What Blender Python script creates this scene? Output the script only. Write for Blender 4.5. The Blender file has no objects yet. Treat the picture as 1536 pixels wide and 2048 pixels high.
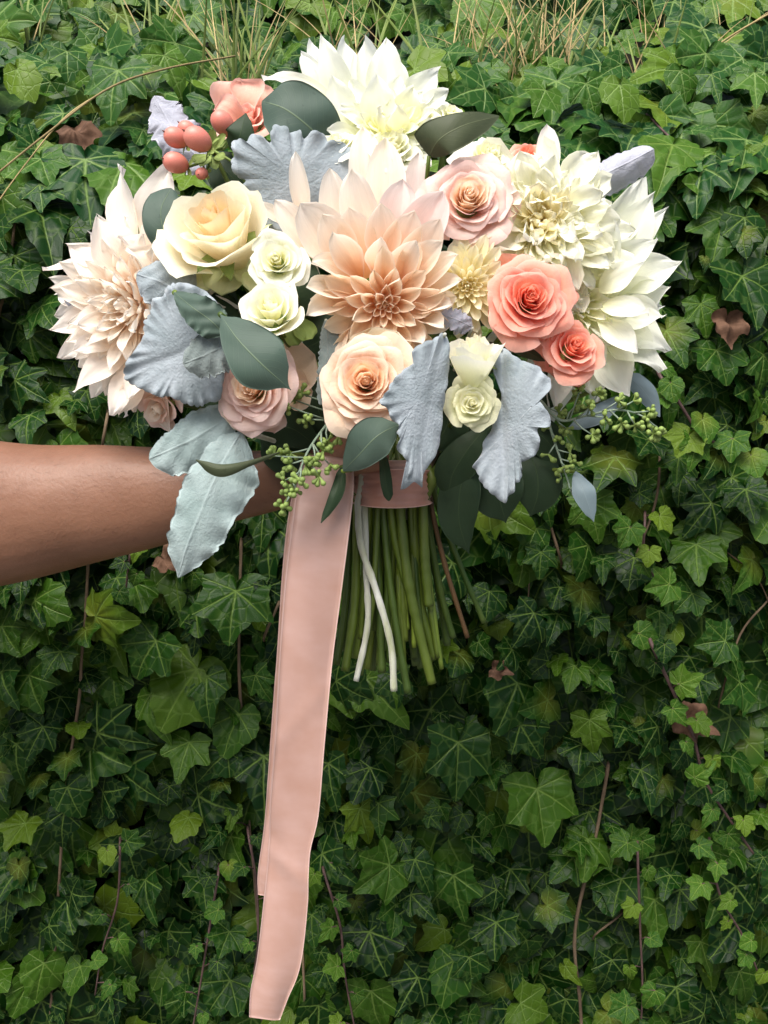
import bpy, math, random
import numpy as np
from mathutils import Vector, Matrix
R = math.radians
rng = random.Random(7)
nrs = np.random.RandomState(11)
S = bpy.context.scene
COL = S.collection

# ------------------------------------------------------------------ camera
F = 1900.0                       # focal length in photo pixels (photo 1536 x 2048)
PITCH = R(8)
CAM = Vector((0, 0, 1.25))
RT = Vector((1, 0, 0)); FW = Vector((0, math.cos(PITCH), -math.sin(PITCH))); UP = Vector((0, math.sin(PITCH), math.cos(PITCH)))
cd = bpy.data.cameras.new('camera'); cam = bpy.data.objects.new('camera', cd); COL.objects.link(cam)
cam.location = CAM; cam.rotation_euler = (R(90) - PITCH, 0, 0)
cd.sensor_fit = 'VERTICAL'; cd.sensor_height = 36; cd.lens = 36 * F / 2048; cd.clip_start = 0.02; cd.clip_end = 500
S.camera = cam
def P(x, y, d): return CAM + FW * d + RT * ((x - 768) / F * d) + UP * ((1024 - y) / F * d)
def V(x, y, z): return RT * x + UP * y - FW * z          # camera-aligned direction: right, up, towards camera

# ------------------------------------------------------------------ world, sun, exposure
SUN_EL, SUN_AZ = R(60), R(202)    # azimuth measured clockwise from +Y: light from above and behind the viewer's left
w = bpy.data.worlds.new('World'); S.world = w; w.use_nodes = True
nt = w.node_tree; bg = nt.nodes['Background']
sky = nt.nodes.new('ShaderNodeTexSky'); sky.sky_type = 'NISHITA'; sky.sun_disc = False
sky.sun_elevation = SUN_EL; sky.sun_rotation = SUN_AZ; sky.air_density = 1.0; sky.dust_density = 5.0; sky.ozone_density = 0.6
nt.links.new(sky.outputs[0], bg.inputs[0]); bg.inputs[1].default_value = 0.052
sl = bpy.data.lights.new('sun', 'SUN'); sun = bpy.data.objects.new('sun', sl); COL.objects.link(sun)
sl.energy = 1.5; sl.angle = R(42); sl.color = (1.0, 0.975, 0.94)
sd = Vector((math.sin(SUN_AZ) * math.cos(SUN_EL), math.cos(SUN_AZ) * math.cos(SUN_EL), math.sin(SUN_EL)))
sun.rotation_euler = (-sd).to_track_quat('-Z', 'Y').to_euler(); sun.location = (0, -2, 4)
S.view_settings.view_transform = 'Standard'; S.view_settings.look = 'None'; S.view_settings.gamma = 1
S.view_settings.exposure = 1.92
S.render.engine = 'CYCLES'
S.cycles.max_bounces = 16; S.cycles.diffuse_bounces = 10; S.cycles.transmission_bounces = 12; S.cycles.glossy_bounces = 4

# ------------------------------------------------------------------ helpers
def tag(o, label=None, cat=None, group=None, kind=None):
    if label: o['label'] = label
    if cat: o['category'] = cat
    if group: o['group'] = group
    if kind: o['kind'] = kind
    return o
def thing(name, loc, label, cat, group=None):
    o = bpy.data.objects.new(name, None); o.location = loc; o.empty_display_size = 0.02
    COL.objects.link(o); return tag(o, label, cat, group)
def mesh(name, verts, faces, uv=None, mat=None, smooth=True):
    me = bpy.data.meshes.new(name)
    me.from_pydata([tuple(v) for v in verts], [], faces)
    if uv is not None:
        l = me.uv_layers.new(name='UVMap')
        idx = np.empty(len(me.loops), dtype=np.int32); me.loops.foreach_get('vertex_index', idx)
        l.data.foreach_set('uv', np.asarray(uv, dtype=np.float32)[idx].ravel())
    if smooth: me.polygons.foreach_set('use_smooth', [True] * len(me.polygons))
    if mat: me.materials.append(mat)
    me.update(); return me
def put(name, me, parent=None, loc=(0, 0, 0)):
    o = bpy.data.objects.new(name, me); COL.objects.link(o)
    if parent is not None:
        o.parent = parent; o.location = Vector(loc) - parent.location
    else: o.location = loc
    return o
def part(name, verts, faces, uv, mat, parent, loc=None, smooth=True):
    loc = Vector(verts[0]) if loc is None else Vector(loc)
    vs = np.asarray([tuple(v) for v in verts]) - np.asarray(tuple(loc))
    return put(name, mesh(name, vs, faces, uv, mat, smooth), parent, loc)
def grid_faces(nu, nv, off=0, closed=False):
    f = []
    for j in range(nv - 1):
        for i in range(nu if closed else nu - 1):
            a = off + j * nu + i; b = off + j * nu + (i + 1) % nu
            f.append((a, b, b + nu, a + nu))
    return f
def spline(pts, n):
    """Catmull-Rom through the points (any dimension)"""
    p = np.asarray(pts, float)
    if len(p) == 2:
        t = np.linspace(0, 1, n)[:, None]; return p[0] * (1 - t) + p[1] * t
    q = np.vstack([2 * p[0] - p[1], p, 2 * p[-1] - p[-2]])
    out = []
    for s in np.linspace(0, len(p) - 1, n):
        i = min(int(s), len(p) - 2); t = s - i
        a, b, c, d = q[i], q[i + 1], q[i + 2], q[i + 3]
        out.append(0.5 * (2 * b + (c - a) * t + (2 * a - 5 * b + 4 * c - d) * t * t + (3 * b - a - 3 * c + d) * t ** 3))
    return np.array(out)
def tube_data(pts, rad, seg=8, off=0, cap=True, wob=0.0):
    pts = [Vector(p) for p in pts]; n = len(pts); vs, fs, uv = [], [], []
    ref = None
    for i, p in enumerate(pts):
        t = (pts[min(i + 1, n - 1)] - pts[max(i - 1, 0)]).normalized()
        if ref is None: ref = t.orthogonal().normalized()
        ref = (ref - t * ref.dot(t)).normalized(); b = t.cross(ref)
        r = rad[i] if hasattr(rad, '__len__') else rad
        for k in range(seg):
            a = 2 * math.pi * k / seg
            rr = r * (1 + (rng.uniform(-wob, wob) if wob else 0))
            vs.append(p + (ref * math.cos(a) + b * math.sin(a)) * rr); uv.append((k / seg, i / max(1, n - 1)))
    fs = grid_faces(seg, n, off, True)
    if cap:
        fs.append(tuple(off + k for k in reversed(range(seg)))); fs.append(tuple(off + (n - 1) * seg + k for k in range(seg)))
    return vs, fs, uv
def tube(name, pts, rad, mat, parent, seg=8, wob=0.0):
    vs, fs, uv = tube_data(pts, rad, seg, 0, True, wob)
    return part(name, vs, fs, uv, mat, parent)
def sm(t, a, b): 
    x = np.clip((t - a) / (b - a), 0, 1); return x * x * (3 - 2 * x)

# ------------------------------------------------------------------ materials
class NT:
    def __init__(s, name):
        s.m = bpy.data.materials.new(name); s.m.use_nodes = True; s.t = s.m.node_tree
        s.p = s.t.nodes['Principled BSDF']; s.out = s.t.nodes['Material Output']
    def n(s, typ, **k):
        o = s.t.nodes.new(typ)
        for a, v in k.items():
            if a.startswith('i'):
                o.inputs[int(a[1:])].default_value = v
            else: setattr(o, a, v)
        return o
    def l(s, a, b): s.t.links.new(a, b)
    def math(s, op, a, b=None, c=None):
        o = s.n('ShaderNodeMath', operation=op)
        for i, v in enumerate((a, b, c)):
            if v is None: continue
            if isinstance(v, (int, float)): o.inputs[i].default_value = v
            else: s.l(v, o.inputs[i])
        return o.outputs[0]
    def mix(s, f, a, b, blend='MIX'):
        o = s.n('ShaderNodeMix', data_type='RGBA', blend_type=blend)
        for i, v in ((0, f), (6, a), (7, b)):
            if isinstance(v, (int, float)): o.inputs[i].default_value = v
            elif isinstance(v, tuple): o.inputs[i].default_value = (*v[:3], 1)
            else: s.l(v, o.inputs[i])
        return o.outputs[2]
    def ramp(s, fac, stops):
        o = s.n('ShaderNodeValToRGB'); e = o.color_ramp.elements
        while len(e) > 1: e.remove(e[-1])
        e[0].position, e[0].color = stops[0][0], (*stops[0][1], 1)
        for p, c in stops[1:]:
            x = e.new(p); x.color = (*c, 1)
        s.l(fac, o.inputs[0]); return o.outputs[0]
    def uv(s):
        a = s.n('ShaderNodeUVMap', uv_map='UVMap'); b = s.n('ShaderNodeSeparateXYZ'); s.l(a.outputs[0], b.inputs[0])
        return a.outputs[0], b.outputs[0], b.outputs[1]
    def noise(s, vec, scale, detail=3, rough=0.5):
        o = s.n('ShaderNodeTexNoise'); o.inputs['Scale'].default_value = scale; o.inputs['Detail'].default_value = detail
        o.inputs['Roughness'].default_value = rough
        if vec is not None: s.l(vec, o.inputs['Vector'])
        return o.outputs[0]
    def mapping(s, vec, scale):
        o = s.n('ShaderNodeMapping'); o.inputs['Scale'].default_value = scale; s.l(vec, o.inputs[0]); return o.outputs[0]
    def bump(s, h, strength, dist):
        o = s.n('ShaderNodeBump'); o.inputs['Strength'].default_value = strength; o.inputs['Distance'].default_value = dist
        s.l(h, o.inputs['Height']); s.l(o.outputs[0], s.p.inputs['Normal']); return o.outputs[0]
    def thin(s, col, amount, tint=None):
        """light passing through a thin sheet"""
        tr = s.n('ShaderNodeBsdfTranslucent'); mx = s.n('ShaderNodeMixShader'); mx.inputs[0].default_value = amount
        if tint: col = s.mix(1.0, col, tint, 'MULTIPLY')
        s.l(col, tr.inputs[0]); s.l(s.p.outputs[0], mx.inputs[1]); s.l(tr.outputs[0], mx.inputs[2]); s.l(mx.outputs[0], s.out.inputs[0])
def set_p(m, rough, spec=0.3, sheen=0.0):
    m.p.inputs['Roughness'].default_value = rough; m.p.inputs['Specular IOR Level'].default_value = spec
    if sheen: m.p.inputs['Sheen Weight'].default_value = sheen; m.p.inputs['Sheen Roughness'].default_value = 0.5

def petal_mat(name, base, mid, tip, edge=None, trans=0.3, streak=0.10):
    m = NT(name); vec, u, v = m.uv()
    col = m.ramp(v, [(0.0, base), (0.45, mid), (0.9, tip)])
    if edge:
        e = m.math('ABSOLUTE', m.math('MULTIPLY_ADD', u, 2.0, -1.0))
        e = m.math('MAXIMUM', m.math('POWER', e, 6.0), m.math('POWER', v, 14.0))
        col = m.mix(m.math('MULTIPLY', e, 0.8), col, edge)
    st = m.noise(m.mapping(vec, (34, 1.5, 1)), 1.0, 4, 0.65)
    obj = m.n('ShaderNodeObjectInfo')
    k = m.math('ADD', m.math('MULTIPLY_ADD', st, 2 * streak, 1.0 - 1.1 * streak), m.math('MULTIPLY_ADD', obj.outputs['Random'], 0.08, -0.04))
    cv = m.n('ShaderNodeCombineXYZ')
    for i in range(3): m.l(k, cv.inputs[i])
    col = m.mix(1.0, col, cv.outputs[0], 'MULTIPLY')
    geo = m.n('ShaderNodeTexCoord'); bl = m.noise(geo.outputs['Object'], 60, 3)
    col = m.mix(m.math('MULTIPLY', m.math('GREATER_THAN', bl, 0.72), 0.10), col, (0.55, 0.38, 0.22))
    m.l(col, m.p.inputs['Base Color']); set_p(m, 0.62, 0.10, 0.1)
    ck = m.noise(m.mapping(vec, (7, 5, 1)), 1.0, 4, 0.6)
    m.bump(m.math('ADD', st, m.math('MULTIPLY', ck, 1.5)), 0.35, 0.0012); m.thin(col, trans)
    return m.m
def plain_mat(name, c1, c2, scale=30, rough=0.6, spec=0.3, bump=0.2, bd=0.001, stretch=None, sheen=0, trans=0, rnd=0.0):
    m = NT(name); tc = m.n('ShaderNodeTexCoord'); vec = tc.outputs['Object']
    if stretch: vec = m.mapping(vec, stretch)
    n = m.noise(vec, scale, 5, 0.6)
    col = m.ramp(n, [(0.3, c1), (0.7, c2)])
    if rnd:
        obj = m.n('ShaderNodeObjectInfo'); hs = m.n('ShaderNodeHueSaturation')
        m.l(m.math('MULTIPLY_ADD', obj.outputs['Random'], 2 * rnd, 1 - rnd), hs.inputs['Value']); m.l(col, hs.inputs['Color']); col = hs.outputs[0]
    m.l(col, m.p.inputs['Base Color']); set_p(m, rough, spec, sheen); m.bump(n, bump, bd)
    if trans: m.thin(col, trans)
    return m.m

def ivy_mat(name, stops, vein, gloss=0.38, age=0.5):
    """leaf blade in leaf units: stalk joint at (0.5, 0.5), tip at +v; five main veins plus a fine net"""
    m = NT(name); vec, u, v = m.uv()
    x = m.math('SUBTRACT', u, 0.5); y = m.math('SUBTRACT', v, 0.5)
    wv = m.noise(m.mapping(vec, (5, 5, 1)), 1.0, 1)
    x = m.math('ADD', x, m.math('MULTIPLY_ADD', wv, 0.03, -0.015))
    best = None
    for a, wd in ((0, .017), (50, .013), (-50, .013), (108, .011), (-108, .011)):
        dx, dy = math.sin(R(a)), math.cos(R(a))
        al = m.math('ADD', m.math('MULTIPLY', x, dx), m.math('MULTIPLY', y, dy))
        pe = m.math('ABSOLUTE', m.math('SUBTRACT', m.math('MULTIPLY', x, dy), m.math('MULTIPLY', y, dx)))
        wdt = m.math('MULTIPLY_ADD', al, -wd * 1.5, wd)
        k = m.math('SUBTRACT', 1.0, m.math('DIVIDE', pe, m.math('MAXIMUM', wdt, 0.002)))
        k = m.math('MULTIPLY', m.math('MAXIMUM', k, 0.0), m.math('GREATER_THAN', al, 0.0))
        best = k if best is None else m.math('MAXIMUM', best, k)
    vo = m.n('ShaderNodeTexVoronoi', feature='DISTANCE_TO_EDGE'); vo.inputs['Scale'].default_value = 9.0
    m.l(vec, vo.inputs['Vector'])
    net = m.math('MAXIMUM', m.math('SUBTRACT', 1.0, m.math('MULTIPLY', vo.outputs['Distance'], 11.0)), 0.0)
    at = m.n('ShaderNodeAttribute', attribute_name='rnd'); obj = m.n('ShaderNodeObjectInfo')
    rv = m.math('FRACT', m.math('ADD', at.outputs['Fac'], obj.outputs['Random']))
    col = m.ramp(rv, stops)
    tc = m.n('ShaderNodeTexCoord'); n1 = m.noise(tc.outputs['Object'], 55 if age else 40, 4)
    col = m.mix(m.math('MULTIPLY', n1, 0.5), col, m.mix(1.0, col, (0.55, 0.62, 0.55), 'MULTIPLY'))
    # yellow-green patch along the middle of some old leaves
    rr = m.math('SUBTRACT', 0.30, m.math('SQRT', m.math('ADD', m.math('MULTIPLY', x, x), m.math('MULTIPLY', y, y))))
    yel = m.math('MULTIPLY', m.math('MULTIPLY', m.math('MAXIMUM', rr, 0.0), 2.2), m.math('GREATER_THAN', m.math('FRACT', m.math('MULTIPLY', rv, 7.3)), 0.90))
    col = m.mix(yel, col, (0.13, 0.15, 0.018))
    col = m.mix(m.math('MULTIPLY', net, 0.22), col, vein)
    col = m.mix(m.math('MULTIPLY', m.math('POWER', best, 0.7), 0.75), col, vein)
    geo = m.n('ShaderNodeNewGeometry')
    col = m.mix(m.math('MULTIPLY', geo.outputs['Backfacing'], 0.4), col, (0.035, 0.065, 0.018))
    m.l(col, m.p.inputs['Base Color']); set_p(m, gloss, 0.13)
    h = m.math('ADD', m.math('MULTIPLY', best, -1.0), m.math('MULTIPLY_ADD', net, -0.5, m.math('MULTIPLY', n1, 0.4)))
    m.bump(h, 0.5, 0.0012)
    r = m.math('MULTIPLY_ADD', n1, 0.3, gloss - 0.12); m.l(r, m.p.inputs['Roughness'])
    m.thin(col, 0.16, (1.3, 1.5, 0.6))
    return m.m

M = {}
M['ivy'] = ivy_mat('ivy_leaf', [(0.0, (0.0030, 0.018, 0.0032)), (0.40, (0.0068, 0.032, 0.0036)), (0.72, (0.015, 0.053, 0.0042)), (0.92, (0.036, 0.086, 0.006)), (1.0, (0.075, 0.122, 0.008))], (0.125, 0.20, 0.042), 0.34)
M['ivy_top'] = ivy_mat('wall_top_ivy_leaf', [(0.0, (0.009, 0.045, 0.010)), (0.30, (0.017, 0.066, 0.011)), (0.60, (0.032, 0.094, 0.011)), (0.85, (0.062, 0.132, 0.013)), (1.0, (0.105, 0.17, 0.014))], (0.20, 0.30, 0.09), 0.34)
M['ivy_young'] = ivy_mat('young_ivy_leaf', [(0.0, (0.022, 0.072, 0.007)), (0.5, (0.046, 0.112, 0.009)), (1.0, (0.098, 0.155, 0.012))], (0.16, 0.24, 0.05), 0.38)
M['bark'] = plain_mat('vine_bark', (0.06, 0.042, 0.026), (0.19, 0.135, 0.085), 90, 0.85, 0.2, 0.6, 0.002, (1, 1, 0.3))
M['runner'] = plain_mat('runner_bark', (0.045, 0.024, 0.022), (0.105, 0.062, 0.055), 80, 0.6, 0.3, 0.3)
M['petiole'] = plain_mat('petiole', (0.12, 0.13, 0.05), (0.22, 0.16, 0.08), 60, 0.6)
M['soil'] = plain_mat('soil', (0.006, 0.007, 0.004), (0.018, 0.016, 0.010), 25, 0.95, 0.1, 0.8, 0.01)
M['ground'] = plain_mat('paving', (0.10, 0.095, 0.085), (0.17, 0.16, 0.145), 12, 0.9, 0.2, 0.4, 0.01)
M['dead'] = plain_mat('dead_leaf', (0.045, 0.022, 0.012), (0.16, 0.088, 0.055), 70, 0.8, 0.2, 0.5, 0.002, trans=0.1)
M['straw'] = plain_mat('straw', (0.30, 0.22, 0.10), (0.48, 0.38, 0.18), 40, 0.7, 0.2, trans=0.15, rnd=0.35)
M['grass'] = plain_mat('grass_blade', (0.09, 0.15, 0.03), (0.20, 0.25, 0.06), 40, 0.6, 0.3, trans=0.25, rnd=0.4)
M['skin'] = None

def felt_mat(name, c1, c2):
    m = NT(name); tc = m.n('ShaderNodeTexCoord'); vec, u, v = m.uv()
    n1 = m.noise(tc.outputs['Object'], 45, 5, 0.65); n2 = m.noise(tc.outputs['Object'], 700, 3, 0.6)
    col = m.ramp(n1, [(0.3, c1), (0.7, c2)])
    # raised rib and side veins
    c = m.math('ABSOLUTE', m.math('SUBTRACT', u, 0.5))
    rib = m.math('MAXIMUM', m.math('SUBTRACT', 1.0, m.math('MULTIPLY', c, 26.0)), 0.0)
    wob = m.noise(m.mapping(vec, (3, 4, 1)), 1.0, 2)
    s = m.math('FRACT', m.math('ADD', m.math('MULTIPLY_ADD', v, 5.0, m.math('MULTIPLY', wob, 0.7)), m.math('MULTIPLY', c, -2.4)))
    side = m.math('MAXIMUM', m.math('SUBTRACT', 1.0, m.math('MULTIPLY', m.math('ABSOLUTE', m.math('SUBTRACT', s, 0.5)), 14.0)), 0.0)
    ve = m.math('MAXIMUM', rib, m.math('MULTIPLY', side, 0.22))
    col = m.mix(m.math('MULTIPLY', ve, 0.30), col, tuple(min(1, x * 1.35) for x in c2))
    col = m.mix(m.math('MULTIPLY', n2, 0.25), col, c1)
    eg = m.math('MULTIPLY', m.math('GREATER_THAN', c, 0.455), 0.35)
    col = m.mix(eg, col, tuple(min(1, x * 1.3) for x in c2))
    m.l(col, m.p.inputs['Base Color']); set_p(m, 0.95, 0.1, 0.35)
    h = m.math('ADD', m.math('MULTIPLY', n2, 0.35), m.math('MULTIPLY_ADD', ve, 0.35, m.math('MULTIPLY', n1, 1.6)))
    m.bump(h, 0.7, 0.0018); m.thin(col, 0.10)
    return m.m
M['felt'] = felt_mat('felted_leaf', (0.20, 0.245, 0.262), (0.36, 0.40, 0.435))
M['felt_green'] = felt_mat('felted_green_leaf', (0.215, 0.285, 0.275), (0.345, 0.42, 0.415))
M['felt_grey'] = felt_mat('felted_grey_leaf', (0.13, 0.165, 0.155), (0.22, 0.255, 0.25))
M['felt_pale'] = felt_mat('felted_pale_leaf', (0.30, 0.315, 0.375), (0.44, 0.45, 0.51))
def gum_mat(name, c1, c2, rib):
    m = NT(name); tc = m.n('ShaderNodeTexCoord'); vec, u, v = m.uv()
    n1 = m.noise(tc.outputs['Object'], 35, 4); col = m.ramp(n1, [(0.3, c1), (0.7, c2)])
    c = m.math('ABSOLUTE', m.math('SUBTRACT', u, 0.5))
    k = m.math('MAXIMUM', m.math('SUBTRACT', 1.0, m.math('MULTIPLY', c, 55.0)), 0.0)
    s = m.math('FRACT', m.math('SUBTRACT', m.math('MULTIPLY', v, 11.0), m.math('MULTIPLY', c, 7.0)))
    side = m.math('MAXIMUM', m.math('SUBTRACT', 1.0, m.math('MULTIPLY', m.math('ABSOLUTE', m.math('SUBTRACT', s, 0.5)), 16.0)), 0.0)
    col = m.mix(m.math('MULTIPLY', side, 0.08), col, rib); col = m.mix(m.math('MULTIPLY', k, 0.7), col, rib)
    sp = m.noise(tc.outputs['Object'], 160, 3); col = m.mix(m.math('MULTIPLY', m.math('GREATER_THAN', sp, 0.68), 0.35), col, tuple(x * .5 for x in c1))
    n4 = m.noise(tc.outputs['Object'], 12, 2); col = m.mix(m.math('MULTIPLY', n4, 0.35), col, tuple(x * 1.5 for x in c2))
    m.l(col, m.p.inputs['Base Color']); set_p(m, 0.5, 0.16)
    m.bump(m.math('ADD', k, m.math('MULTIPLY_ADD', side, 0.2, m.math('MULTIPLY', n1, 0.4))), 0.3, 0.0008); m.thin(col, 0.08)
    return m.m
M['gum'] = gum_mat('eucalyptus_leaf', (0.036, 0.062, 0.047), (0.064, 0.095, 0.074), (0.16, 0.21, 0.11))
M['gum_olive'] = gum_mat('olive_eucalyptus_leaf', (0.034, 0.045, 0.022), (0.060, 0.072, 0.038), (0.14, 0.16, 0.08))
M['gum_blue'] = gum_mat('blue_eucalyptus_leaf', (0.12, 0.17, 0.185), (0.19, 0.245, 0.265), (0.24, 0.29, 0.28))
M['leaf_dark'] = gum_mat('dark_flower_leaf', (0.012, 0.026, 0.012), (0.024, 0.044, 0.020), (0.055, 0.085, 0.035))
M['sepal'] = plain_mat('sepal', (0.16, 0.24, 0.05), (0.30, 0.38, 0.12), 50, 0.6, trans=0.15)
M['bud'] = plain_mat('seed_bud', (0.13, 0.20, 0.045), (0.24, 0.32, 0.085), 60, 0.55, 0.3, rnd=0.2)
M['twig'] = plain_mat('seed_twig', (0.15, 0.21, 0.15), (0.26, 0.33, 0.25), 60, 0.8)
M['stem'] = plain_mat('flower_stem', (0.048, 0.085, 0.007), (0.13, 0.175, 0.018), 45, 0.5, 0.4, 0.3, 0.002, (1, 1, 0.15), rnd=0.25)
M['stem_dark'] = plain_mat('dark_flower_stem', (0.024, 0.054, 0.006), (0.065, 0.10, 0.012), 45, 0.5, 0.4, 0.3, 0.002, (1, 1, 0.15), rnd=0.2)
M['stem_red'] = plain_mat('red_stem', (0.055, 0.030, 0.012), (0.11, 0.06, 0.022), 45, 0.6, 0.3, 0.3, 0.002, (1, 1, 0.15))
M['stem_white'] = plain_mat('felted_white_stem', (0.20, 0.22, 0.10), (0.60, 0.60, 0.57), 60, 0.9, 0.1, 0.4, 0.001, (1, 1, 0.25), sheen=0.3)
M['berry'] = plain_mat('berry', (0.54, 0.125, 0.10), (0.66, 0.26, 0.19), 38, 0.45, 0.5, 0.1)
M['berry_tip'] = plain_mat('berry_tip', (0.08, 0.03, 0.02), (0.15, 0.06, 0.04), 50)
# petals
M['cafe_in'] = petal_mat('peach_dahlia_inner', (0.74, 0.31, 0.08), (0.92, 0.66, 0.44), (0.92, 0.80, 0.64), (0.93, 0.85, 0.72), 0.50)
M['cafe_out'] = petal_mat('peach_dahlia_outer', (0.90, 0.56, 0.28), (0.92, 0.78, 0.63), (0.91, 0.84, 0.76), (0.92, 0.87, 0.80), 0.42)
M['cafe_mid'] = petal_mat('peach_dahlia_middle', (0.84, 0.42, 0.15), (0.92, 0.71, 0.52), (0.92, 0.82, 0.70), (0.92, 0.86, 0.76), 0.45)
M['cafe_pink'] = petal_mat('pink_dahlia_outer', (0.90, 0.45, 0.32), (0.91, 0.67, 0.60), (0.91, 0.80, 0.77), (0.91, 0.84, 0.82), 0.42)
M['blush_in'] = petal_mat('blush_dahlia_inner', (0.93, 0.69, 0.49), (0.94, 0.83, 0.70), (0.94, 0.89, 0.81), None, 0.48)
M['blush_out'] = petal_mat('blush_dahlia_outer', (0.93, 0.77, 0.59), (0.94, 0.85, 0.75), (0.94, 0.89, 0.83), None, 0.46)
M['white_in'] = petal_mat('white_dahlia_inner', (0.88, 0.86, 0.42), (0.93, 0.92, 0.62), (0.93, 0.93, 0.80), None, 0.46, 0.05)
M['white_out'] = petal_mat('white_dahlia_outer', (0.91, 0.91, 0.58), (0.92, 0.93, 0.78), (0.92, 0.93, 0.87), None, 0.46, 0.05)
M['cream_in'] = petal_mat('cream_dahlia_inner', (0.84, 0.68, 0.26), (0.90, 0.82, 0.48), (0.92, 0.88, 0.66), None, 0.38)
M['cream_out'] = petal_mat('cream_dahlia_outer', (0.88, 0.84, 0.48), (0.91, 0.90, 0.70), (0.92, 0.92, 0.81), None, 0.38)
M['peach_in'] = petal_mat('peach_rose_inner', (0.93, 0.54, 0.26), (0.93, 0.63, 0.38), (0.93, 0.70, 0.48), (0.94, 0.79, 0.62), 0.48, 0.05)
M['peach_out'] = petal_mat('peach_rose_outer', (0.91, 0.58, 0.31), (0.90, 0.66, 0.45), (0.90, 0.71, 0.55), (0.91, 0.74, 0.61), 0.40, 0.06)
M['pink_in'] = petal_mat('pink_rose_inner', (0.93, 0.62, 0.30), (0.93, 0.71, 0.46), (0.93, 0.77, 0.59), (0.93, 0.77, 0.65), 0.48, 0.05)
M['pink_out'] = petal_mat('pink_rose_outer', (0.90, 0.56, 0.36), (0.89, 0.64, 0.51), (0.88, 0.69, 0.62), (0.89, 0.65, 0.60), 0.40, 0.06)
M['apricot_in'] = petal_mat('apricot_rose_inner', (0.90, 0.58, 0.22), (0.91, 0.70, 0.38), (0.92, 0.78, 0.52), None, 0.40, 0.05)
M['apricot_out'] = petal_mat('apricot_rose_outer', (0.80, 0.73, 0.34), (0.91, 0.80, 0.54), (0.91, 0.86, 0.68), (0.89, 0.89, 0.71), 0.40, 0.06)
M['guard'] = petal_mat('green_guard_petal', (0.42, 0.48, 0.14), (0.62, 0.67, 0.30), (0.74, 0.74, 0.44), (0.52, 0.60, 0.24), 0.36, 0.12)
M['coral_in'] = petal_mat('coral_rose_inner', (0.92, 0.17, 0.07), (0.92, 0.27, 0.145), (0.92, 0.37, 0.24), (0.93, 0.48, 0.36), 0.44, 0.06)
M['coral_out'] = petal_mat('coral_rose_outer', (0.91, 0.20, 0.11), (0.92, 0.33, 0.22), (0.92, 0.45, 0.34), (0.93, 0.56, 0.47), 0.44, 0.07)
M['salmon'] = petal_mat('salmon_rose', (0.90, 0.34, 0.20), (0.91, 0.46, 0.34), (0.91, 0.54, 0.44), (0.92, 0.60, 0.52), 0.40, 0.06)
M['ivory_in'] = petal_mat('ivory_rose_inner', (0.88, 0.84, 0.40), (0.92, 0.90, 0.58), (0.93, 0.92, 0.74), None, 0.46, 0.04)
M['ivory_out'] = petal_mat('ivory_rose_outer', (0.80, 0.81, 0.44), (0.91, 0.91, 0.66), (0.93, 0.93, 0.82), None, 0.44, 0.05)
M['greenivory_out'] = petal_mat('green_ivory_rose_outer', (0.48, 0.53, 0.22), (0.70, 0.72, 0.40), (0.82, 0.81, 0.56), None, 0.36, 0.08)
# ribbon and skin
def ribbon_mat(name, c1, c2, alpha):
    m = NT(name); vec, u, v = m.uv()
    wv = m.noise(m.mapping(vec, (3, 260, 1)), 1.0, 2); big = m.noise(m.mapping(vec, (1.2, 3.0, 1)), 1.0, 3)
    col = m.ramp(big, [(0.3, c1), (0.7, c2)])
    e = m.math('GREATER_THAN', m.math('ABSOLUTE', m.math('MULTIPLY_ADD', u, 2.0, -1.0)), 0.955)
    col = m.mix(m.math('MULTIPLY', e, 0.35), col, (0.95, 0.72, 0.66))
    m.l(col, m.p.inputs['Base Color']); set_p(m, 0.30, 0.6, 0.2)
    m.p.inputs['Anisotropic'].default_value = 0.5
    m.bump(m.math('MULTIPLY_ADD', e, 2.0, wv), 0.15, 0.0004); m.thin(col, alpha)
    return m.m
M['satin'] = ribbon_mat('satin_ribbon', (0.41, 0.240, 0.188), (0.465, 0.297, 0.252), 0.26)
M['chiffon'] = ribbon_mat('sheer_ribbon', (0.42, 0.20, 0.15), (0.50, 0.26, 0.20), 0.3)
m = NT('skin'); tc = m.n('ShaderNodeTexCoord'); n1 = m.noise(tc.outputs['Object'], 28, 4, 0.6); n2 = m.noise(tc.outputs['Object'], 420, 4, 0.6)
n3 = m.noise(tc.outputs['Object'], 130, 1)
col = m.ramp(n1, [(0.3, (0.165, 0.077, 0.043)), (0.7, (0.215, 0.106, 0.063))])
col = m.mix(m.math('MULTIPLY', n2, 0.25), col, (0.15, 0.062, 0.036))
col = m.mix(m.math('MULTIPLY', m.math('GREATER_THAN', n3, 0.76), 0.35), col, (0.11, 0.042, 0.026))
m.l(col, m.p.inputs['Base Color']); set_p(m, 0.48, 0.4); m.p.inputs['Subsurface Weight'].default_value = 0.12
m.p.inputs['Subsurface Radius'].default_value = (0.008, 0.003, 0.0015); m.p.inputs['Subsurface Scale'].default_value = 1.0
m.bump(m.math('MULTIPLY_ADD', n1, 0.8, n2), 0.45, 0.0008); M['skin'] = m.m

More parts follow.
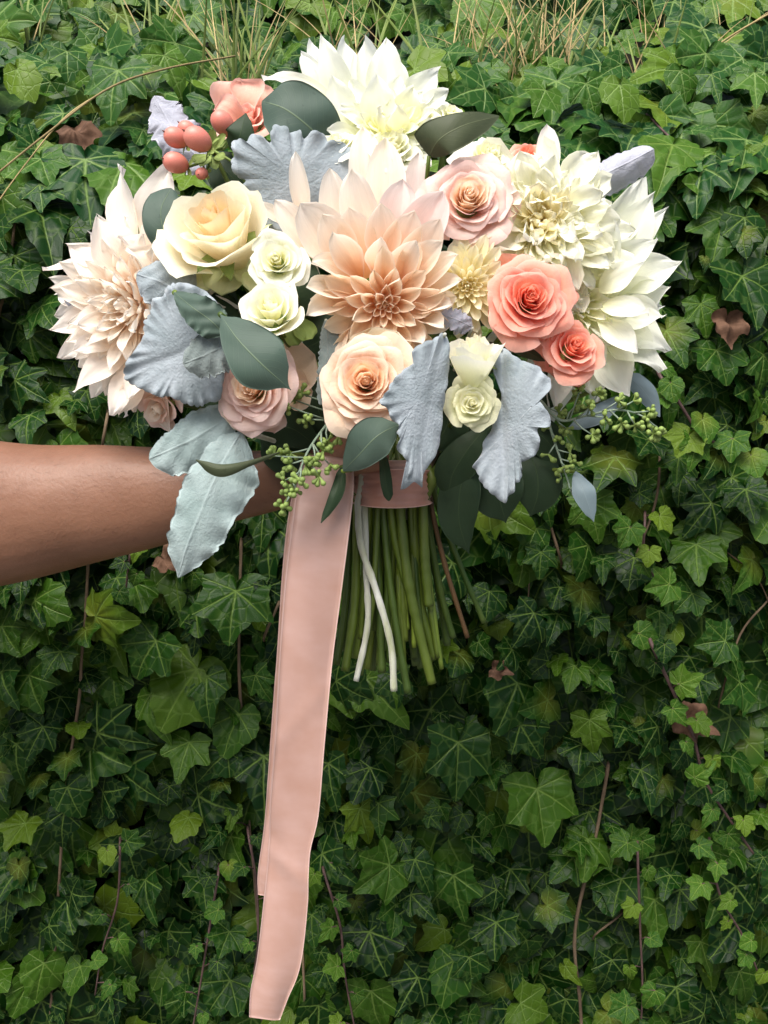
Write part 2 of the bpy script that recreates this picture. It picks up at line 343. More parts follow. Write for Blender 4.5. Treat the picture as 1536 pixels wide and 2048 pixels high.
# ------------------------------------------------------------------ ground, bank behind the ivy
gv = [(-60, -60, 0), (60, -60, 0), (60, 60, 0), (-60, 60, 0)]
tag(put('ground', mesh('ground', gv, [(0, 1, 2, 3)], None, M['ground'], False)), kind='structure')
ROWS = [(-400, 1.36), (-100, 1.30), (60, 1.24), (130, 1.10), (200, 0.985), (270, 0.905), (350, 0.865), (500, 0.845), (800, 0.85), (1100, 0.865), (1500, 0.885), (2050, 0.92), (2600, 0.97)]
_r = np.array(ROWS)
def dw(y): return float(np.interp(y, _r[:, 0], _r[:, 1]))
vs = []; cols = np.linspace(-420, 1960, 34); rows = np.concatenate([np.linspace(-400, 500, 26), np.linspace(560, 2600, 24)])
for y in rows:
    for x in cols:
        vs.append(P(x, y, dw(y) + 0.075 + rng.uniform(0, .015)))
lo = len(vs) - len(cols)
for x_i in range(len(cols)):
    v = vs[lo + x_i].copy(); vs.append(Vector((v.x * 1.0, v.y + 0.02, -0.02)))
bank = mesh('bank', vs, grid_faces(len(cols), len(rows) + 1), None, M['soil'])
tag(put('bank', bank), kind='structure')

# ------------------------------------------------------------------ ivy leaves
def ivy_outline(kind, rs):
    """radius of the blade by angle from the tip (degrees)"""
    if kind == 'star':   c = [(0, 1.0), (9, .84), (19, .68), (29, .58), (39, .62), (50, .76), (60, .64), (73, .50), (88, .46), (100, .50), (110, .53), (124, .46), (142, .37), (160, .28), (180, .06)]
    elif kind == 'long': c = [(0, 1.08), (8, .92), (18, .74), (28, .60), (40, .58), (50, .62), (60, .54), (75, .45), (92, .42), (108, .43), (124, .39), (142, .31), (160, .23), (180, .05)]
    elif kind == 'wide': c = [(0, .94), (10, .82), (20, .72), (32, .67), (44, .74), (53, .84), (62, .72), (76, .58), (90, .54), (102, .60), (111, .63), (124, .50), (142, .40), (160, .30), (180, .06)]
    elif kind == 'sharp':c = [(0, 1.05), (7, .86), (16, .66), (27, .53), (40, .60), (51, .74), (60, .58), (72, .45), (90, .42), (104, .48), (112, .52), (124, .40), (142, .32), (160, .24), (180, .05)]
    else:                c = [(0, .95), (10, .88), (22, .76), (36, .68), (50, .66), (66, .58), (84, .52), (104, .48), (124, .42), (142, .36), (160, .27), (180, .06)]
    a = np.array([p[0] for p in c], float); r = np.array([p[1] for p in c], float)
    L = r * (1 + rs.uniform(-.06, .06, len(r))); Rr = r * (1 + rs.uniform(-.06, .06, len(r))); Rr[0] = L[0]; Rr[-1] = L[-1]
    return a, L, Rr
def ivy_geo(kind, seed, rings=5, extra=True):
    rs = np.random.RandomState(seed); a, L, Q = ivy_outline(kind, rs)
    if extra:                                   # softly rounded flanks between control angles
        ad = np.sort(np.concatenate([a, (a[:-1] + a[1:]) / 2]))
    else: ad = a
    def rad(arr): return np.interp(ad, a, arr) * (1 + 0.03 * np.sin(ad * .35) * (ad > 4))
    th = np.concatenate([-ad[::-1][:-1], ad[:-1] if False else ad])[:-1] if False else np.concatenate([-ad[::-1], ad[1:-1]])
    rr = np.concatenate([rad(Q)[::-1], rad(L)[1:-1]])
    n = len(th); vs = [(0, 0, 0)]; k1, k2, ph = rs.uniform(.05, .30), rs.uniform(-.22, .30), rs.uniform(0, 6.3)
    cu = rs.uniform(-.10, .28)
    for j in range(1, rings + 1):
        f = (j / rings) ** 0.85
        for t, r in zip(th, rr):
            x = math.sin(R(t)) * r * f; y = math.cos(R(t)) * r * f; q = math.hypot(x, y)
            z = -k1 * q * q + k2 * abs(x) * .8 + .05 * math.sin(5 * y + ph) * x * 2 + .035 * math.sin(7 * t * .0175 * 2 + ph) * q - cu * max(0, y - .3) ** 2
            near = min(abs(abs(t) - b) for b in (0, 50, 108))
            z += .0016 * near * f * f * (1 if near < 28 else .9) * .9
            vs.append((x, y, z))
    fs = []
    for i in range(n):
        k = (i + 1) % n; fs.append((0, 1 + i, 1 + k) if False else (0, 1 + k, 1 + i))
        for j in range(rings - 1):
            A = 1 + j * n; B = A + n; fs.append((A + i, A + k, B + k, B + i))
    vs = np.array(vs); uv = vs[:, :2] * 0.5 + 0.5
    return vs, fs, uv
KINDS = ['star', 'long', 'wide', 'sharp', 'heart', 'star', 'long', 'wide', 'heart', 'long']
IVY = []; IVYM = []; IVYY = []; IVYT = []; LOW = []
for i, k in enumerate(KINDS):
    g = ivy_geo(k, 100 + i); IVY.append(g)
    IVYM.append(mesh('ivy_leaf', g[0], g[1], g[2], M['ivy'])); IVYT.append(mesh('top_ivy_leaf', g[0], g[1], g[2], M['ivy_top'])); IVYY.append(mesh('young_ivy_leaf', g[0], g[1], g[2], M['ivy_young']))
    LOW.append(ivy_geo(k, 100 + i, 3, False))
# make sure faces point to +Z
def frame(Y, N):
    Y = Y.normalized(); N = (N - Y * N.dot(Y)).normalized(); X = Y.cross(N)
    return Matrix((X, Y, N)).transposed()
def leaf_matrix(B, T, tilt_up, yaw, outward=1.0, base_n=None):
    """leaf with stalk joint at B and tip near T (world), faced outward"""
    N = (base_n if base_n else V(math.sin(yaw), math.sin(tilt_up), math.cos(tilt_up) * math.cos(yaw)))
    Y = (T - B); L = Y.length; dpt = (B - CAM).dot(FW); flat = (Y - FW * Y.dot(FW)).length; L = min(L, 1.35 * flat + .002); Yn = Y.normalized(); 
    rot = frame(Yn, N); 
    return Matrix.Translation(B) @ rot.to_4x4() @ Matrix.Scale(L, 4)
def place_leaf(name, me, parent, mtx, width=1.0):
    o = bpy.data.objects.new(name, me); COL.objects.link(o); o.parent = parent
    o.matrix_basis = Matrix.Translation(-parent.location) @ mtx @ Matrix.Diagonal((width, 1, 1, 1)); return o
def joined(name, items, mat, parent=None, kind='stuff'):
    """many leaves as one mesh: items = (geo, matrix)"""
    VS, FS, UV, RN = [], [], [], []; off = 0
    org = parent.location if parent else Vector((0, 0, 0))
    for (vs, fs, uv), mt in items:
        A = np.array(mt); v = vs @ A[:3, :3].T + A[:3, 3] - np.array(org)
        VS.append(v); UV.append(uv); FS += [tuple(i + off for i in f) for f in fs]; RN += [rng.random()] * len(vs); off += len(vs)
    me = mesh(name, np.vstack(VS), FS, np.vstack(UV), mat)
    at = me.attributes.new('rnd', 'FLOAT', 'POINT'); at.data.foreach_set('value', RN)
    o = bpy.data.objects.new(name, me); COL.objects.link(o)
    if parent: o.parent = parent
    o['kind'] = kind; return o

curtain = thing('ivy', P(768, 2050, 0.9), 'glossy dark green ivy curtain with pale veins hanging over the wall behind the bouquet', 'ivy')
mat_ivy = thing('ivy', P(768, 250, 0.95), 'lighter green ivy spilling over the top of the wall just below the dry grass', 'ivy')
back_ivy = thing('ivy', P(768, 60, 1.22), 'shaded ivy growing behind the dry grass stalks', 'ivy')
HERO = []
def hero(ox, oy, s, lst):
    for a, b, c, d in lst: HERO.append((ox + a * s, oy + b * s, ox + c * s, oy + d * s))
hero(0, 1100, .3906, [(800, 465, 660, 670), (1010, 610, 790, 930), (490, 340, 660, 380), (325, 320, 250, 440), (440, 410, 430, 520), (310, 520, 210, 650), (220, 905, 130, 1080), (500, 935, 765, 1010), (970, 985, 900, 1180), (1165, 1035, 1010, 1180), (1355, 1055, 1350, 1330), (345, 1065, 310, 1200), (200, 1170, 110, 1310), (345, 1215, 420, 1390), (620, 1130, 800, 1300), (130, 1400, 10, 1536), (1210, 210, 1160, 490), (10, 390, 90, 550), (10, 620, 20, 780), (1370, 190, 1380, 340), (770, 740, 800, 950), (1090, 1450, 1060, 1560), (965, 1370, 870, 1510), (330, 1340, 300, 1530), (150, 640, 200, 850), (690, 170, 740, 300), (1010, 400, 990, 550), (1060, 650, 1050, 850), (400, 900, 410, 990), (1130, 1180, 1060, 1320), (1200, 1320, 1180, 1420), (1310, 640, 1380, 790), (150, 220, 190, 380), (60, 1000, 20, 1060)])
hero(900, 1050, .414, [(240, 80, 210, 180), (640, 310, 640, 480), (405, 425, 320, 590), (1190, 95, 1200, 270), (740, 165, 740, 260), (325, 765, 250, 1020), (340, 965, 460, 1140), (420, 1275, 480, 1570), (40, 1050, 40, 1350), (675, 940, 690, 1120), (845, 980, 800, 1080), (640, 1060, 610, 1200), (1170, 330, 1090, 420), (1010, 415, 1030, 520), (1060, 180, 1130, 240), (980, 540, 980, 590), (845, 560, 830, 610), (40, 620, 10, 760), (730, 750, 690, 820), (910, 1240, 860, 1330), (190, 320, 180, 460), (1230, 1260, 1150, 1330), (530, 300, 500, 400), (520, 430, 500, 550), (600, 680, 570, 800), (620, 640, 640, 720), (300, 600, 250, 700), (1330, 560, 1180, 580), (440, 130, 440, 260), (700, 450, 700, 540), (1400, 760, 1330, 860), (1460, 170, 1440, 300), (270, 1160, 250, 1240), (180, 1180, 230, 1320), (1200, 740, 1220, 860)])
hero(400, 1500, .3906, [(870, 90, 780, 270), (330, 30, 300, 340), (625, 530, 740, 680), (970, 590, 790, 740), (870, 930, 950, 1190), (985, 870, 1070, 1080), (1115, 1165, 1010, 1370), (1100, 560, 1190, 740), (1080, 740, 1200, 870), (155, 1180, 20, 1380), (1380, 1060, 1400, 1230), (1300, 640, 1340, 900), (1300, 1080, 1220, 1340), (1320, 20, 1320, 280), (100, 420, 20, 520), (150, 930, 90, 1080), (620, 800, 640, 900), (760, 990, 800, 1060), (1180, 340, 1230, 400), (780, 400, 760, 540), (1500, 500, 1530, 600), (640, 1130, 690, 1260)])
hero(1250, 500, .2442, [(960, 215, 1140, 630), (340, 660, 500, 930), (750, 820, 870, 1100), (620, 440, 690, 700), (990, 1960, 1060, 2200), (440, 1700, 430, 1900), (200, 1560, 120, 1660), (650, 70, 670, 160), (700, 1080, 560, 1180)])
hero(60, 160, .3255, [(340, 490, 355, 800), (70, 485, 115, 620), (640, 200, 380, 370), (65, 790, 120, 970), (580, 510, 450, 700), (60, 640, 290, 720), (370, 1180, 190, 1130), (200, 1500, 60, 1536)])
hero(0, 0, .5, [(555, 185, 600, 260), (260, 270, 300, 360), (470, 250, 440, 320), (130, 350, 70, 480), (700, 310, 740, 390), (900, 230, 850, 280), (990, 250, 980, 320), (20, 290, 50, 400), (110, 260, 190, 310)])
hero(768, 0, .5, [(720, 370, 800, 400), (800, 540, 760, 640), (1000, 330, 1070, 400), (1150, 320, 1220, 390), (1320, 610, 1210, 640), (1450, 560, 1460, 680), (1020, 520, 960, 580), (480, 340, 400, 400), (700, 470, 700, 560), (1160, 640, 1090, 690), (1400, 420, 1330, 440)])
hero(0, 500, 1, [(50, 640, 30, 700), (70, 700, 130, 735), (120, 560, 180, 590), (30, 260, 90, 300), (60, 330, 40, 380), (110, 400, 70, 430)])
cand = []   # (size in px, B, T, tilt, yaw, which, width, is_hero)
for (x, y, tx, ty) in HERO:
    L = math.hypot(tx - x, ty - y); d = dw(y) + rng.uniform(-.022, -.004)
    dt = dw(ty) + rng.uniform(-.05, -.022)
    B = P(x, y, d); T = P(tx, ty, min(dt, d - .004))
    kind = rng.choice([0, 1, 3, 5, 8, 9, 7, 2]) if L > 45 else rng.choice([0, 2, 4, 7, 9])
    cand.append((L * 1.0, B, T, rng.uniform(-.15, .4) + (.35 if y < 420 else 0), rng.uniform(-.4, .4), kind, rng.uniform(.9, 1.12), True, y, (x + tx) / 2))
hx = np.array([((a + c) / 2, (b + d) / 2, math.hypot(c - a, d - b)) for a, b, c, d in HERO])
def scatter(n, x0, x1, y0, y1, smin, smax, dd, avoid=True, spread=55, tilt=(.0, .7)):
    out = []
    for _ in range(n):
        x = rng.uniform(x0, x1); y = rng.uniform(y0, y1)
        L = smin + (smax - smin) * rng.random() ** 1.6
        if avoid:
            q = np.hypot(hx[:, 0] - x, hx[:, 1] - y)
            if (q < 0.55 * hx[:, 2]).any(): continue
        a = R(rng.gauss(0, spread)); dx, dy = math.sin(a) * L, math.cos(a) * L
        d = dw(y) + rng.uniform(*dd); B = P(x, y - L * .3, d); T = P(x + dx, y - L * .3 + dy, d - rng.uniform(.0, .03))
        out.append((L, B, T, rng.uniform(*tilt), rng.uniform(-.6, .6), rng.randrange(10), rng.uniform(.85, 1.15), False, y, x))
    return out
cand += scatter(760, -120, 1660, 330, 2150, 38, 102, (-.014, .022), True, 34, (-.25, .45))
cand += scatter(240, -120, 1660, 150, 420, 48, 100, (-.012, .02), True, 65, (.3, 1.0))
deep = scatter(1250, -380, 1920, 250, 2500, 55, 125, (.024, .068), False, 50, (-.3, .4)) + [c for gx in range(-80, 1640, 60) for gy in range(300, 2130, 60) for c in scatter(1, gx - 24, gx + 24, gy - 24, gy + 24, 78, 122, (.026, .052), False, 45, (-.3, .4))]
edge = [c for c in scatter(520, -380, 1920, 150, 2500, 45, 110, (-.01, .02), False) if not (-120 < c[9] < 1656 and c[8] < 2150)]
def make(root, items, limit=300, bank=None):
    bank = bank or IVYM
    items.sort(key=lambda c: -(c[0] + (1000 if c[7] else 0)))
    rest = []
    for k, (L, B, T, tu, yw, kd, wd, h, y, x) in enumerate(items):
        mt = leaf_matrix(B, T, tu, yw)
        if k < limit: place_leaf('leaf', bank[kd], root, mt, wd)
        else: rest.append((LOW[kd], mt @ Matrix.Diagonal((wd, 1, 1, 1))))
    return rest
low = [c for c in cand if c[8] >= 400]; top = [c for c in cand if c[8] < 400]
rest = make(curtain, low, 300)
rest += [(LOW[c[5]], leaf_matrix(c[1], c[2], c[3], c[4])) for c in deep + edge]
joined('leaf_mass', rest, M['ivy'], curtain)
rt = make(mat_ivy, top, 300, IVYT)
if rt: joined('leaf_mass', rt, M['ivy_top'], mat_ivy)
bk = scatter(760, -300, 1850, -380, 190, 35, 95, (-.03, .06), False, 60, (-.2, .5))
bk += scatter(150, -200, 430, -60, 170, 45, 100, (-.16, -.05), False, 50, (.0, .6)) + scatter(110, 1330, 1750, -60, 170, 45, 100, (-.16, -.05), False, 50, (.0, .6)) + scatter(90, 560, 1330, -60, 200, 40, 80, (-.12, -.02), False, 50, (.0, .6))
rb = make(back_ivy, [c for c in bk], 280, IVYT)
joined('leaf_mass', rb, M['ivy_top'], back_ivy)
# woody stems seen in the gaps
def pl(pts, n=14): return [P(x, y, d) for x, y, d in spline(pts, n)]
def woody(root, pts, r, off=.006, mat='bark'):
    r = r * .62
    (xa, ya), (xb, yb) = pts[0], pts[-1]; pts = [(xa, ya - 16)] + list(pts) + [(xb, yb + 16)]
    p3 = [(x, y, dw(y) + off + (.045 if k in (0, len(pts) - 1) else 0)) for k, (x, y) in enumerate(pts)]
    tube('stem', pl(p3, 5 * len(p3)), [r * (1 + rng.uniform(-.12, .12)) for _ in range(5 * len(p3))], M[mat], root, 7)
for pts, r in [([(48, 225), (38, 380), (14, 560), (0, 620)], .0022), ([(178, 1080), (172, 1215), (163, 1320), (158, 1400), (130, 1600), (110, 1900), (95, 2100)], .0024), ([(482, 1100), (478, 1340), (490, 1500)], .0024),
               ([(1062, 1000), (1061, 1110), (1056, 1210)], .0012), ([(1098, 1040), (1122, 1122)], .0022), ([(1215, 1540), (1190, 1680), (1150, 1860), (1160, 2000), (1165, 2100)], .0028), ([(1320, 900), (1312, 1000), (1270, 1120)], .0020),
               ([(1240, 1830), (1190, 1870)], .0016), ([(560, 1200), (530, 1270)], .0022), ([(1450, 1100), (1510, 1150), (1540, 1210)], .0011), ([(1536, 1200), (1480, 1270), (1440, 1400)], .0016), ([(500, 1660), (515, 1850), (525, 2060)], .0016), ([(605, 1900), (612, 2060)], .002),
               ([(215, 830), (205, 890)], .0022)]:
    woody(curtain, pts, r)
# trailing runners with young leaves
def runner(pts, label, leaves, r=.0016, off=-.035, size=38, young=.45):
    root = thing('ivy_runner', P(pts[0][0], pts[0][1], dw(pts[0][1]) + off), label, 'vine', 'young ivy runners trailing over the curtain')
    sp = spline([(pts[0][0], pts[0][1] - 24, dw(pts[0][1]) + .035)] + [(x, y, dw(y) + off) for x, y in pts], 30)
    tube('stem', [P(*q) for q in sp], list(np.linspace(r, r * .55, 30)), M['runner'], root, 7)
    for k, lf in enumerate(leaves):
        t, side, L, ang = lf
        q = sp[int(t * 29)]; a = R(ang)
        jx, jy = q[0] + side * rng.uniform(10, 30), q[1] + rng.uniform(-12, 6)
        B = P(jx, jy, q[2] - .008); T = P(jx + math.sin(a) * L, jy + math.cos(a) * L, q[2] - .008 - rng.uniform(0, .012))
        tube('petiole', [P(*q), P((q[0] + jx) / 2, (q[1] + jy) / 2 - 3, q[2] - .006), B], .0006, M['runner'], root, 5)
        place_leaf('leaf', (IVYY if rng.random() < young else IVYM)[rng.choice([0, 2, 4, 7, 9])], root, leaf_matrix(B, T, rng.uniform(.1, .6), rng.uniform(-.4, .4)), rng.uniform(.95, 1.2))
    return root
def auto(n, L0, L1): return [(min(1, (k + .7) / n), 1 if k % 2 else -1, rng.uniform(L0, L1), rng.gauss(0, 55)) for k in range(n)]
runner([(1318, 748), (1355, 800), (1400, 868), (1440, 890), (1510, 932)], 'purple ivy runner with bright young leaves just right of the seeded sprig', [(.15, 1, 40, 60), (.3, 1, 42, 10), (.42, -1, 30, -70), (.52, 1, 50, 20), (.62, -1, 50, -30), (.8, 1, 46, -10), (.74, -1, 60, -10), (.95, 1, 46, 20), (1, 1, 32, 60)], .0018, -.045, 45, 1)
runner([(1300, 1280), (1340, 1370), (1385, 1470), (1410, 1560), (1460, 1640), (1530, 1740)], 'long dark purple runner trailing past the brown withered leaf', auto(16, 28, 52), .0019, -.04)
runner([(648, 1745), (680, 1850), (690, 1950), (712, 2070)], 'thin reddish runner beside the lower end of the pink ribbon', auto(9, 22, 40), .0015, -.03)
runner([(497, 1670), (512, 1760), (516, 1880), (500, 1990)], 'thin runner hidden partly behind the long pink ribbon tail', auto(6, 22, 36), .0014, -.03)
runner([(437, 1745), (420, 1850), (402, 1960), (385, 2060)], 'thin purple runner beside a big leaf below the shorter ribbon tail', auto(8, 22, 40), .0014, -.03)
runner([(1420, 1690), (1440, 1790), (1490, 1880), (1518, 1950)], 'runner with curled yellow-green leaves at the foot of the long purple runner', auto(10, 24, 44), .0015, -.035, 40, 1)
runner([(1290, 1040), (1290, 1120), (1330, 1180)], 'short runner with small yellow-green leaves below the pale blue eucalyptus leaf', auto(6, 30, 50), .0014, -.035, 40, .8)
runner([(262, 1095), (255, 1150), (250, 1200)], 'short purple runner just under the forearm', auto(5, 24, 40), .0014, -.03, 40, .6)
runner([(240, 1690), (235, 1800), (205, 1900), (190, 1990)], 'slender runner low on the curtain left of the ribbon tails', auto(8, 24, 42), .0013, -.03, 40, .5)
runner([(1275, 1700), (1280, 1850), (1285, 1980), (1280, 2070)], 'runner with small curled leaves beside the thick tan stem', auto(10, 26, 50), .0014, -.03, 40, .5)
# bright young leaves on top of the wall
sprig = thing('ivy_runner', P(1090, 200, .95), 'bright yellow-green young ivy sprig on the wall top near the white dahlias', 'vine', 'young ivy runners trailing over the curtain')
for x, y, tx, ty in [(1062, 165, 1110, 185), (1000, 195, 990, 240), (1040, 205, 1020, 230), (1330, 220, 1345, 250), (1255, 195, 1260, 225), (1345, 290, 1335, 335), (1360, 70, 1380, 85), (1320, 50, 1330, 75), (1345, 75, 1350, 100)]:
    L = 1.0; B = P(x, y, dw(y) - .03); T = P(tx, ty, dw(ty) - .05)
    place_leaf('leaf', IVYY[rng.choice([0, 7, 9])], sprig, leaf_matrix(B, T, .5, rng.uniform(-.3, .3)), 1.15)
tube('stem', pl([(990, 210, dw(210) - .02), (1100, 195, dw(195) - .02), (1250, 200, dw(200) - .02), (1345, 280, dw(280) - .03)]), .0012, M['runner'], sprig, 6)
# withered leaves caught in the ivy
def dead_leaf(x, y, L, ang, label, seed):
    rs = np.random.RandomState(seed); vs, fs, uv = ivy_geo('star', seed, 6)
    vs = vs.copy(); vs[:, 2] += .30 * vs[:, 0] ** 2 * 2 + .10 * np.sin(vs[:, 1] * 9 + seed) + .08 * np.sin(vs[:, 0] * 12)
    a = R(ang); d = dw(y) - .028; B = P(x, y, d); T = P(x + math.sin(a) * L, y + math.cos(a) * L, d - .01)
    mt = leaf_matrix(B, T, .3, .2); A = np.array(mt)
    v = vs @ A[:3, :3].T + A[:3, 3]
    o = part('withered_leaf', [Vector(q) for q in v], fs, uv, M['dead'], None, B)
    tag(o, label, 'leaf')
dead_leaf(1455, 640, 60, 10, 'curled pinkish brown withered leaf hanging in the ivy beside the white dahlia', 5)
dead_leaf(1370, 1440, 75, 70, 'dark brown withered leaf tucked behind the long purple runner', 6)
dead_leaf(150, 265, 62, 30, 'russet withered leaf caught in the ivy near the hypericum berries', 7)
dead_leaf(990, 1340, 34, 80, 'crumbled grey-brown leaf scrap lying on ivy near the stem ends', 8)
dead_leaf(330, 1120, 45, 60, 'small russet leaf behind the tip of the drooping felted leaf', 9)

# ------------------------------------------------------------------ dry grass on top of the wall
def blade(root, b, t, wd, arch, mat, nm='blade'):
    B, T = P(*b), P(*t); side = (T - B).cross(V(0, 0, 1)).normalized()
    mid = (B + T) / 2 + Vector((0, 0, arch)) + V(0, 0, 1) * rng.uniform(-.02, .04)
    n = 9; vs, uv = [], []
    for i in range(n):
        s = i / (n - 1); p = B * (1 - s) ** 2 + mid * 2 * s * (1 - s) + T * s * s
        wv = wd * (1 - s ** 2 * .85)
        for k, q in enumerate((-1, 0, 1)):
            vs.append(p + side * wv * q + V(0, 0, 1) * (wd * .5 if q == 0 else 0)); uv.append((k / 2, s))
    return part(nm, vs, grid_faces(3, n), uv, M[mat], root, B)
def tuft(x, y, d, n, spread, h, label, green):
    root = thing('grass_tuft', P(x, y, d), label, 'grass', 'dry grass tufts on the wall top')
    for k in range(n):
        bx = x + rng.gauss(0, spread * .35); tx = bx + rng.gauss(0, spread); ty = y - h * rng.uniform(.5, 1.15)
        g = rng.random() < green
        blade(root, (bx, y + rng.uniform(-10, 25), d), (tx, ty, d + rng.uniform(-.06, .10)), rng.uniform(.0004, .0009) if not g else rng.uniform(.0008, .0020), rng.uniform(0, .03), 'grass' if g else 'straw')
tuft(300, 130, 1.03, 10, 90, 190, 'sparse green grass tuft on the wall top above the hypericum berries', .6)
tuft(480, 190, 1.02, 40, 80, 260, 'green and straw grass tuft rising left of the top white dahlia', .65)
tuft(920, 200, 1.02, 30, 110, 230, 'straw coloured grass tuft rising right of the top white dahlia', .25)
tuft(1080, 190, 1.02, 44, 110, 240, 'dense dry straw grass tuft between the white dahlia and the bright ivy sprig', .25)
tuft(1290, 200, 1.03, 26, 130, 240, 'dry grass tuft with long leaning stalks near the bright ivy sprig', .3)
tuft(1460, 190, 1.05, 12, 80, 200, 'thin dry grass tuft at the dark gap in the ivy', .3)
tuft(690, 150, 1.08, 18, 110, 220, 'thin grass tuft directly behind the top white dahlia', .4)
tuft(60, 90, 1.05, 6, 70, 150, 'few thin grass stalks above the wall far from the dry tufts', .5)
stalk = thing('grass_stalk', P(415, 110, .95), 'long dry grass stalk arching down in front of the ivy toward the blush dahlia', 'grass')
tube('stem', pl([(470, 112, 1.0), (330, 138, .90), (215, 178, .83), (90, 270, .80), (-40, 375, .79)], 24), list(np.linspace(.0010, .0008, 24)), M['straw'], stalk, 6)
tube('stem', pl([(215, 178, .83), (130, 235, .81), (50, 330, .80), (-30, 440, .79)], 20), list(np.linspace(.0008, .0005, 20)), M['straw'], stalk, 6)
stalk2 = thing('grass_stalk', P(1540, 30, .95), 'straight pale grass stalk leaning over the ivy right of the dry tufts', 'grass')
tube('stem', pl([(1560, 15, .95), (1450, 80, .97), (1380, 140, .98)], 14), .0010, M['straw'], stalk2, 6)
stalk3 = thing('grass_stalk', P(1040, 150, 1.0), 'long straw stalk crossing the dry tuft diagonally', 'grass')
tube('stem', pl([(1040, 155, 1.0), (1110, 80, 1.0), (1190, -10, 1.02)], 14), .0011, M['straw'], stalk3, 6)

# ------------------------------------------------------------------ the arm and hand holding the stems
def to_px(p):
    v = p - CAM; d = v.dot(FW); return (768 + v.dot(RT) / d * F, 1024 - v.dot(UP) / d * F, d)
M['hair'] = plain_mat('arm_hair', (0.05, 0.025, 0.015), (0.10, 0.05, 0.03), 40, 0.5)
def person():
    loc = P(-150, 1040, .68)
    secs = [(-900, 1120, .80, 190, 1.0), (-560, 1080, .745, 188, 1.0), (-260, 1045, .70, 172, 1.0), (-120, 1034, .685, 158, 1.0), (0, 1026, .672, 146, 1.0), (150, 1012, .66, 124, .98), (300, 993, .648, 100, .95), (440, 974, .64, 78, .9), (540, 962, .635, 62, .85), (610, 950, .632, 54, .8), (660, 930, .630, 56, .7), (700, 905, .632, 62, .55)]
    sp = spline(secs, 48); vs, fs = [], []; seg = 28
    for i, (x, y, d, h, q) in enumerate(sp):
        a, b = sp[max(0, i - 1)], sp[min(len(sp) - 1, i + 1)]
        t = Vector((b[0] - a[0], -(b[1] - a[1]), 0)).normalized()
        nrm = V(-t.y, t.x, 0); c = P(x, y, d); rr = h * d / F
        for k in range(seg):
            an = 2 * math.pi * k / seg
            g = 1 + .018 * math.sin(i * .55 + 2 * an) + .012 * math.sin(i * .9 - 3 * an) + (.03 * math.exp(-((i - 38) / 4) ** 2) * math.cos(5 * an))
            vs.append(c + nrm * rr * math.cos(an) * g + V(0, 0, 1) * rr * q * math.sin(an) * g * (1 + .06 * math.cos(2 * an)))
    fs = grid_faces(seg, len(sp), 0, True) + [tuple(reversed(range(seg))), tuple((len(sp) - 1) * seg + k for k in range(seg))]
    def limb(pts, rads, n=16):
        nonlocal vs, fs
        q = spline(pts, n); rr = np.interp(np.linspace(0, 1, n), np.linspace(0, 1, len(rads)), rads)
        c = [P(*p) for p in q]
        # round end
        e = (c[-1] - c[-2]).normalized(); R0 = rr[-1]
        for k in (30, 55, 75, 88): c.append(c[n - 1] + e * R0 * math.sin(R(k)) * .9); rr = np.append(rr, R0 * math.cos(R(k)))
        v, f, _ = tube_data(c, list(rr), 14, len(vs)); vs += v; fs += f
    limb([(660, 930, .630), (705, 880, .635), (735, 850, .642)], [.018, .020, .018])
    for y, e in ((795, 0), (838, 4), (880, 0), (918, -10)):
        limb([(690, (y + 900) / 2, .632), (725, y, .650), (790, y + 4, .657), (836 + e, y + 8, .646), (852 + e, y + 12, .628), (850 + e, y + 15, .608)], [.0115, .0105, .0098, .0090, .0085, .0072], 22)
    limb([(655, 925, .622), (690, 915, .598), (720, 912, .584), (752, 915, .578)], [.017, .0135, .0115, .0092], 18)
    me = bpy.data.meshes.new('tmp'); me.from_pydata([tuple(v - loc) for v in vs], [], fs); me.update()
    o = bpy.data.objects.new('person', me); COL.objects.link(o)
    md = o.modifiers.new('r', 'REMESH'); md.mode = 'VOXEL'; md.voxel_size = .0024; md.use_smooth_shade = True
    s2 = o.modifiers.new('s', 'SMOOTH'); s2.factor = .5; s2.iterations = 6
    dg = bpy.context.evaluated_depsgraph_get(); me2 = bpy.data.meshes.new_from_object(o.evaluated_get(dg)); o.modifiers.clear()
    o.data = me2; me2.materials.clear(); me2.materials.append(M['skin']); o.location = loc; me2.name = 'person'
    tag(o, 'bare tanned forearm and hand holding the bouquet by its stems', 'person')
    # fine short hair lying along the forearm
    hv, hf = [], []
    for p in rng.sample(list(me2.polygons), 2200):
        c = p.center + loc; px = to_px(c)
        if px[0] > 560 or p.normal.dot(-FW) < -.35: continue
        d = (V(1, rng.uniform(-.5, .2), 0) + p.normal * .35 + V(rng.gauss(0, .2), rng.gauss(0, .2), 0)).normalized(); L = rng.uniform(.003, .008); sd_ = d.cross(p.normal).normalized() * .00006
        b = len(hv); a = p.center; e = a + d * L * .6 + p.normal * .0004; g = e + d * L * .4 - p.normal * .0006
        hv += [a - sd_, a + sd_, e + sd_ * .7, e - sd_ * .7, g]; hf += [(b, b + 1, b + 2, b + 3), (b + 3, b + 2, b + 4)]
    h = bpy.data.objects.new('arm_hair', mesh('arm_hair', hv, hf, None, M['hair'])); COL.objects.link(h); h.parent = o; h['kind'] = 'stuff'
    return o
person()

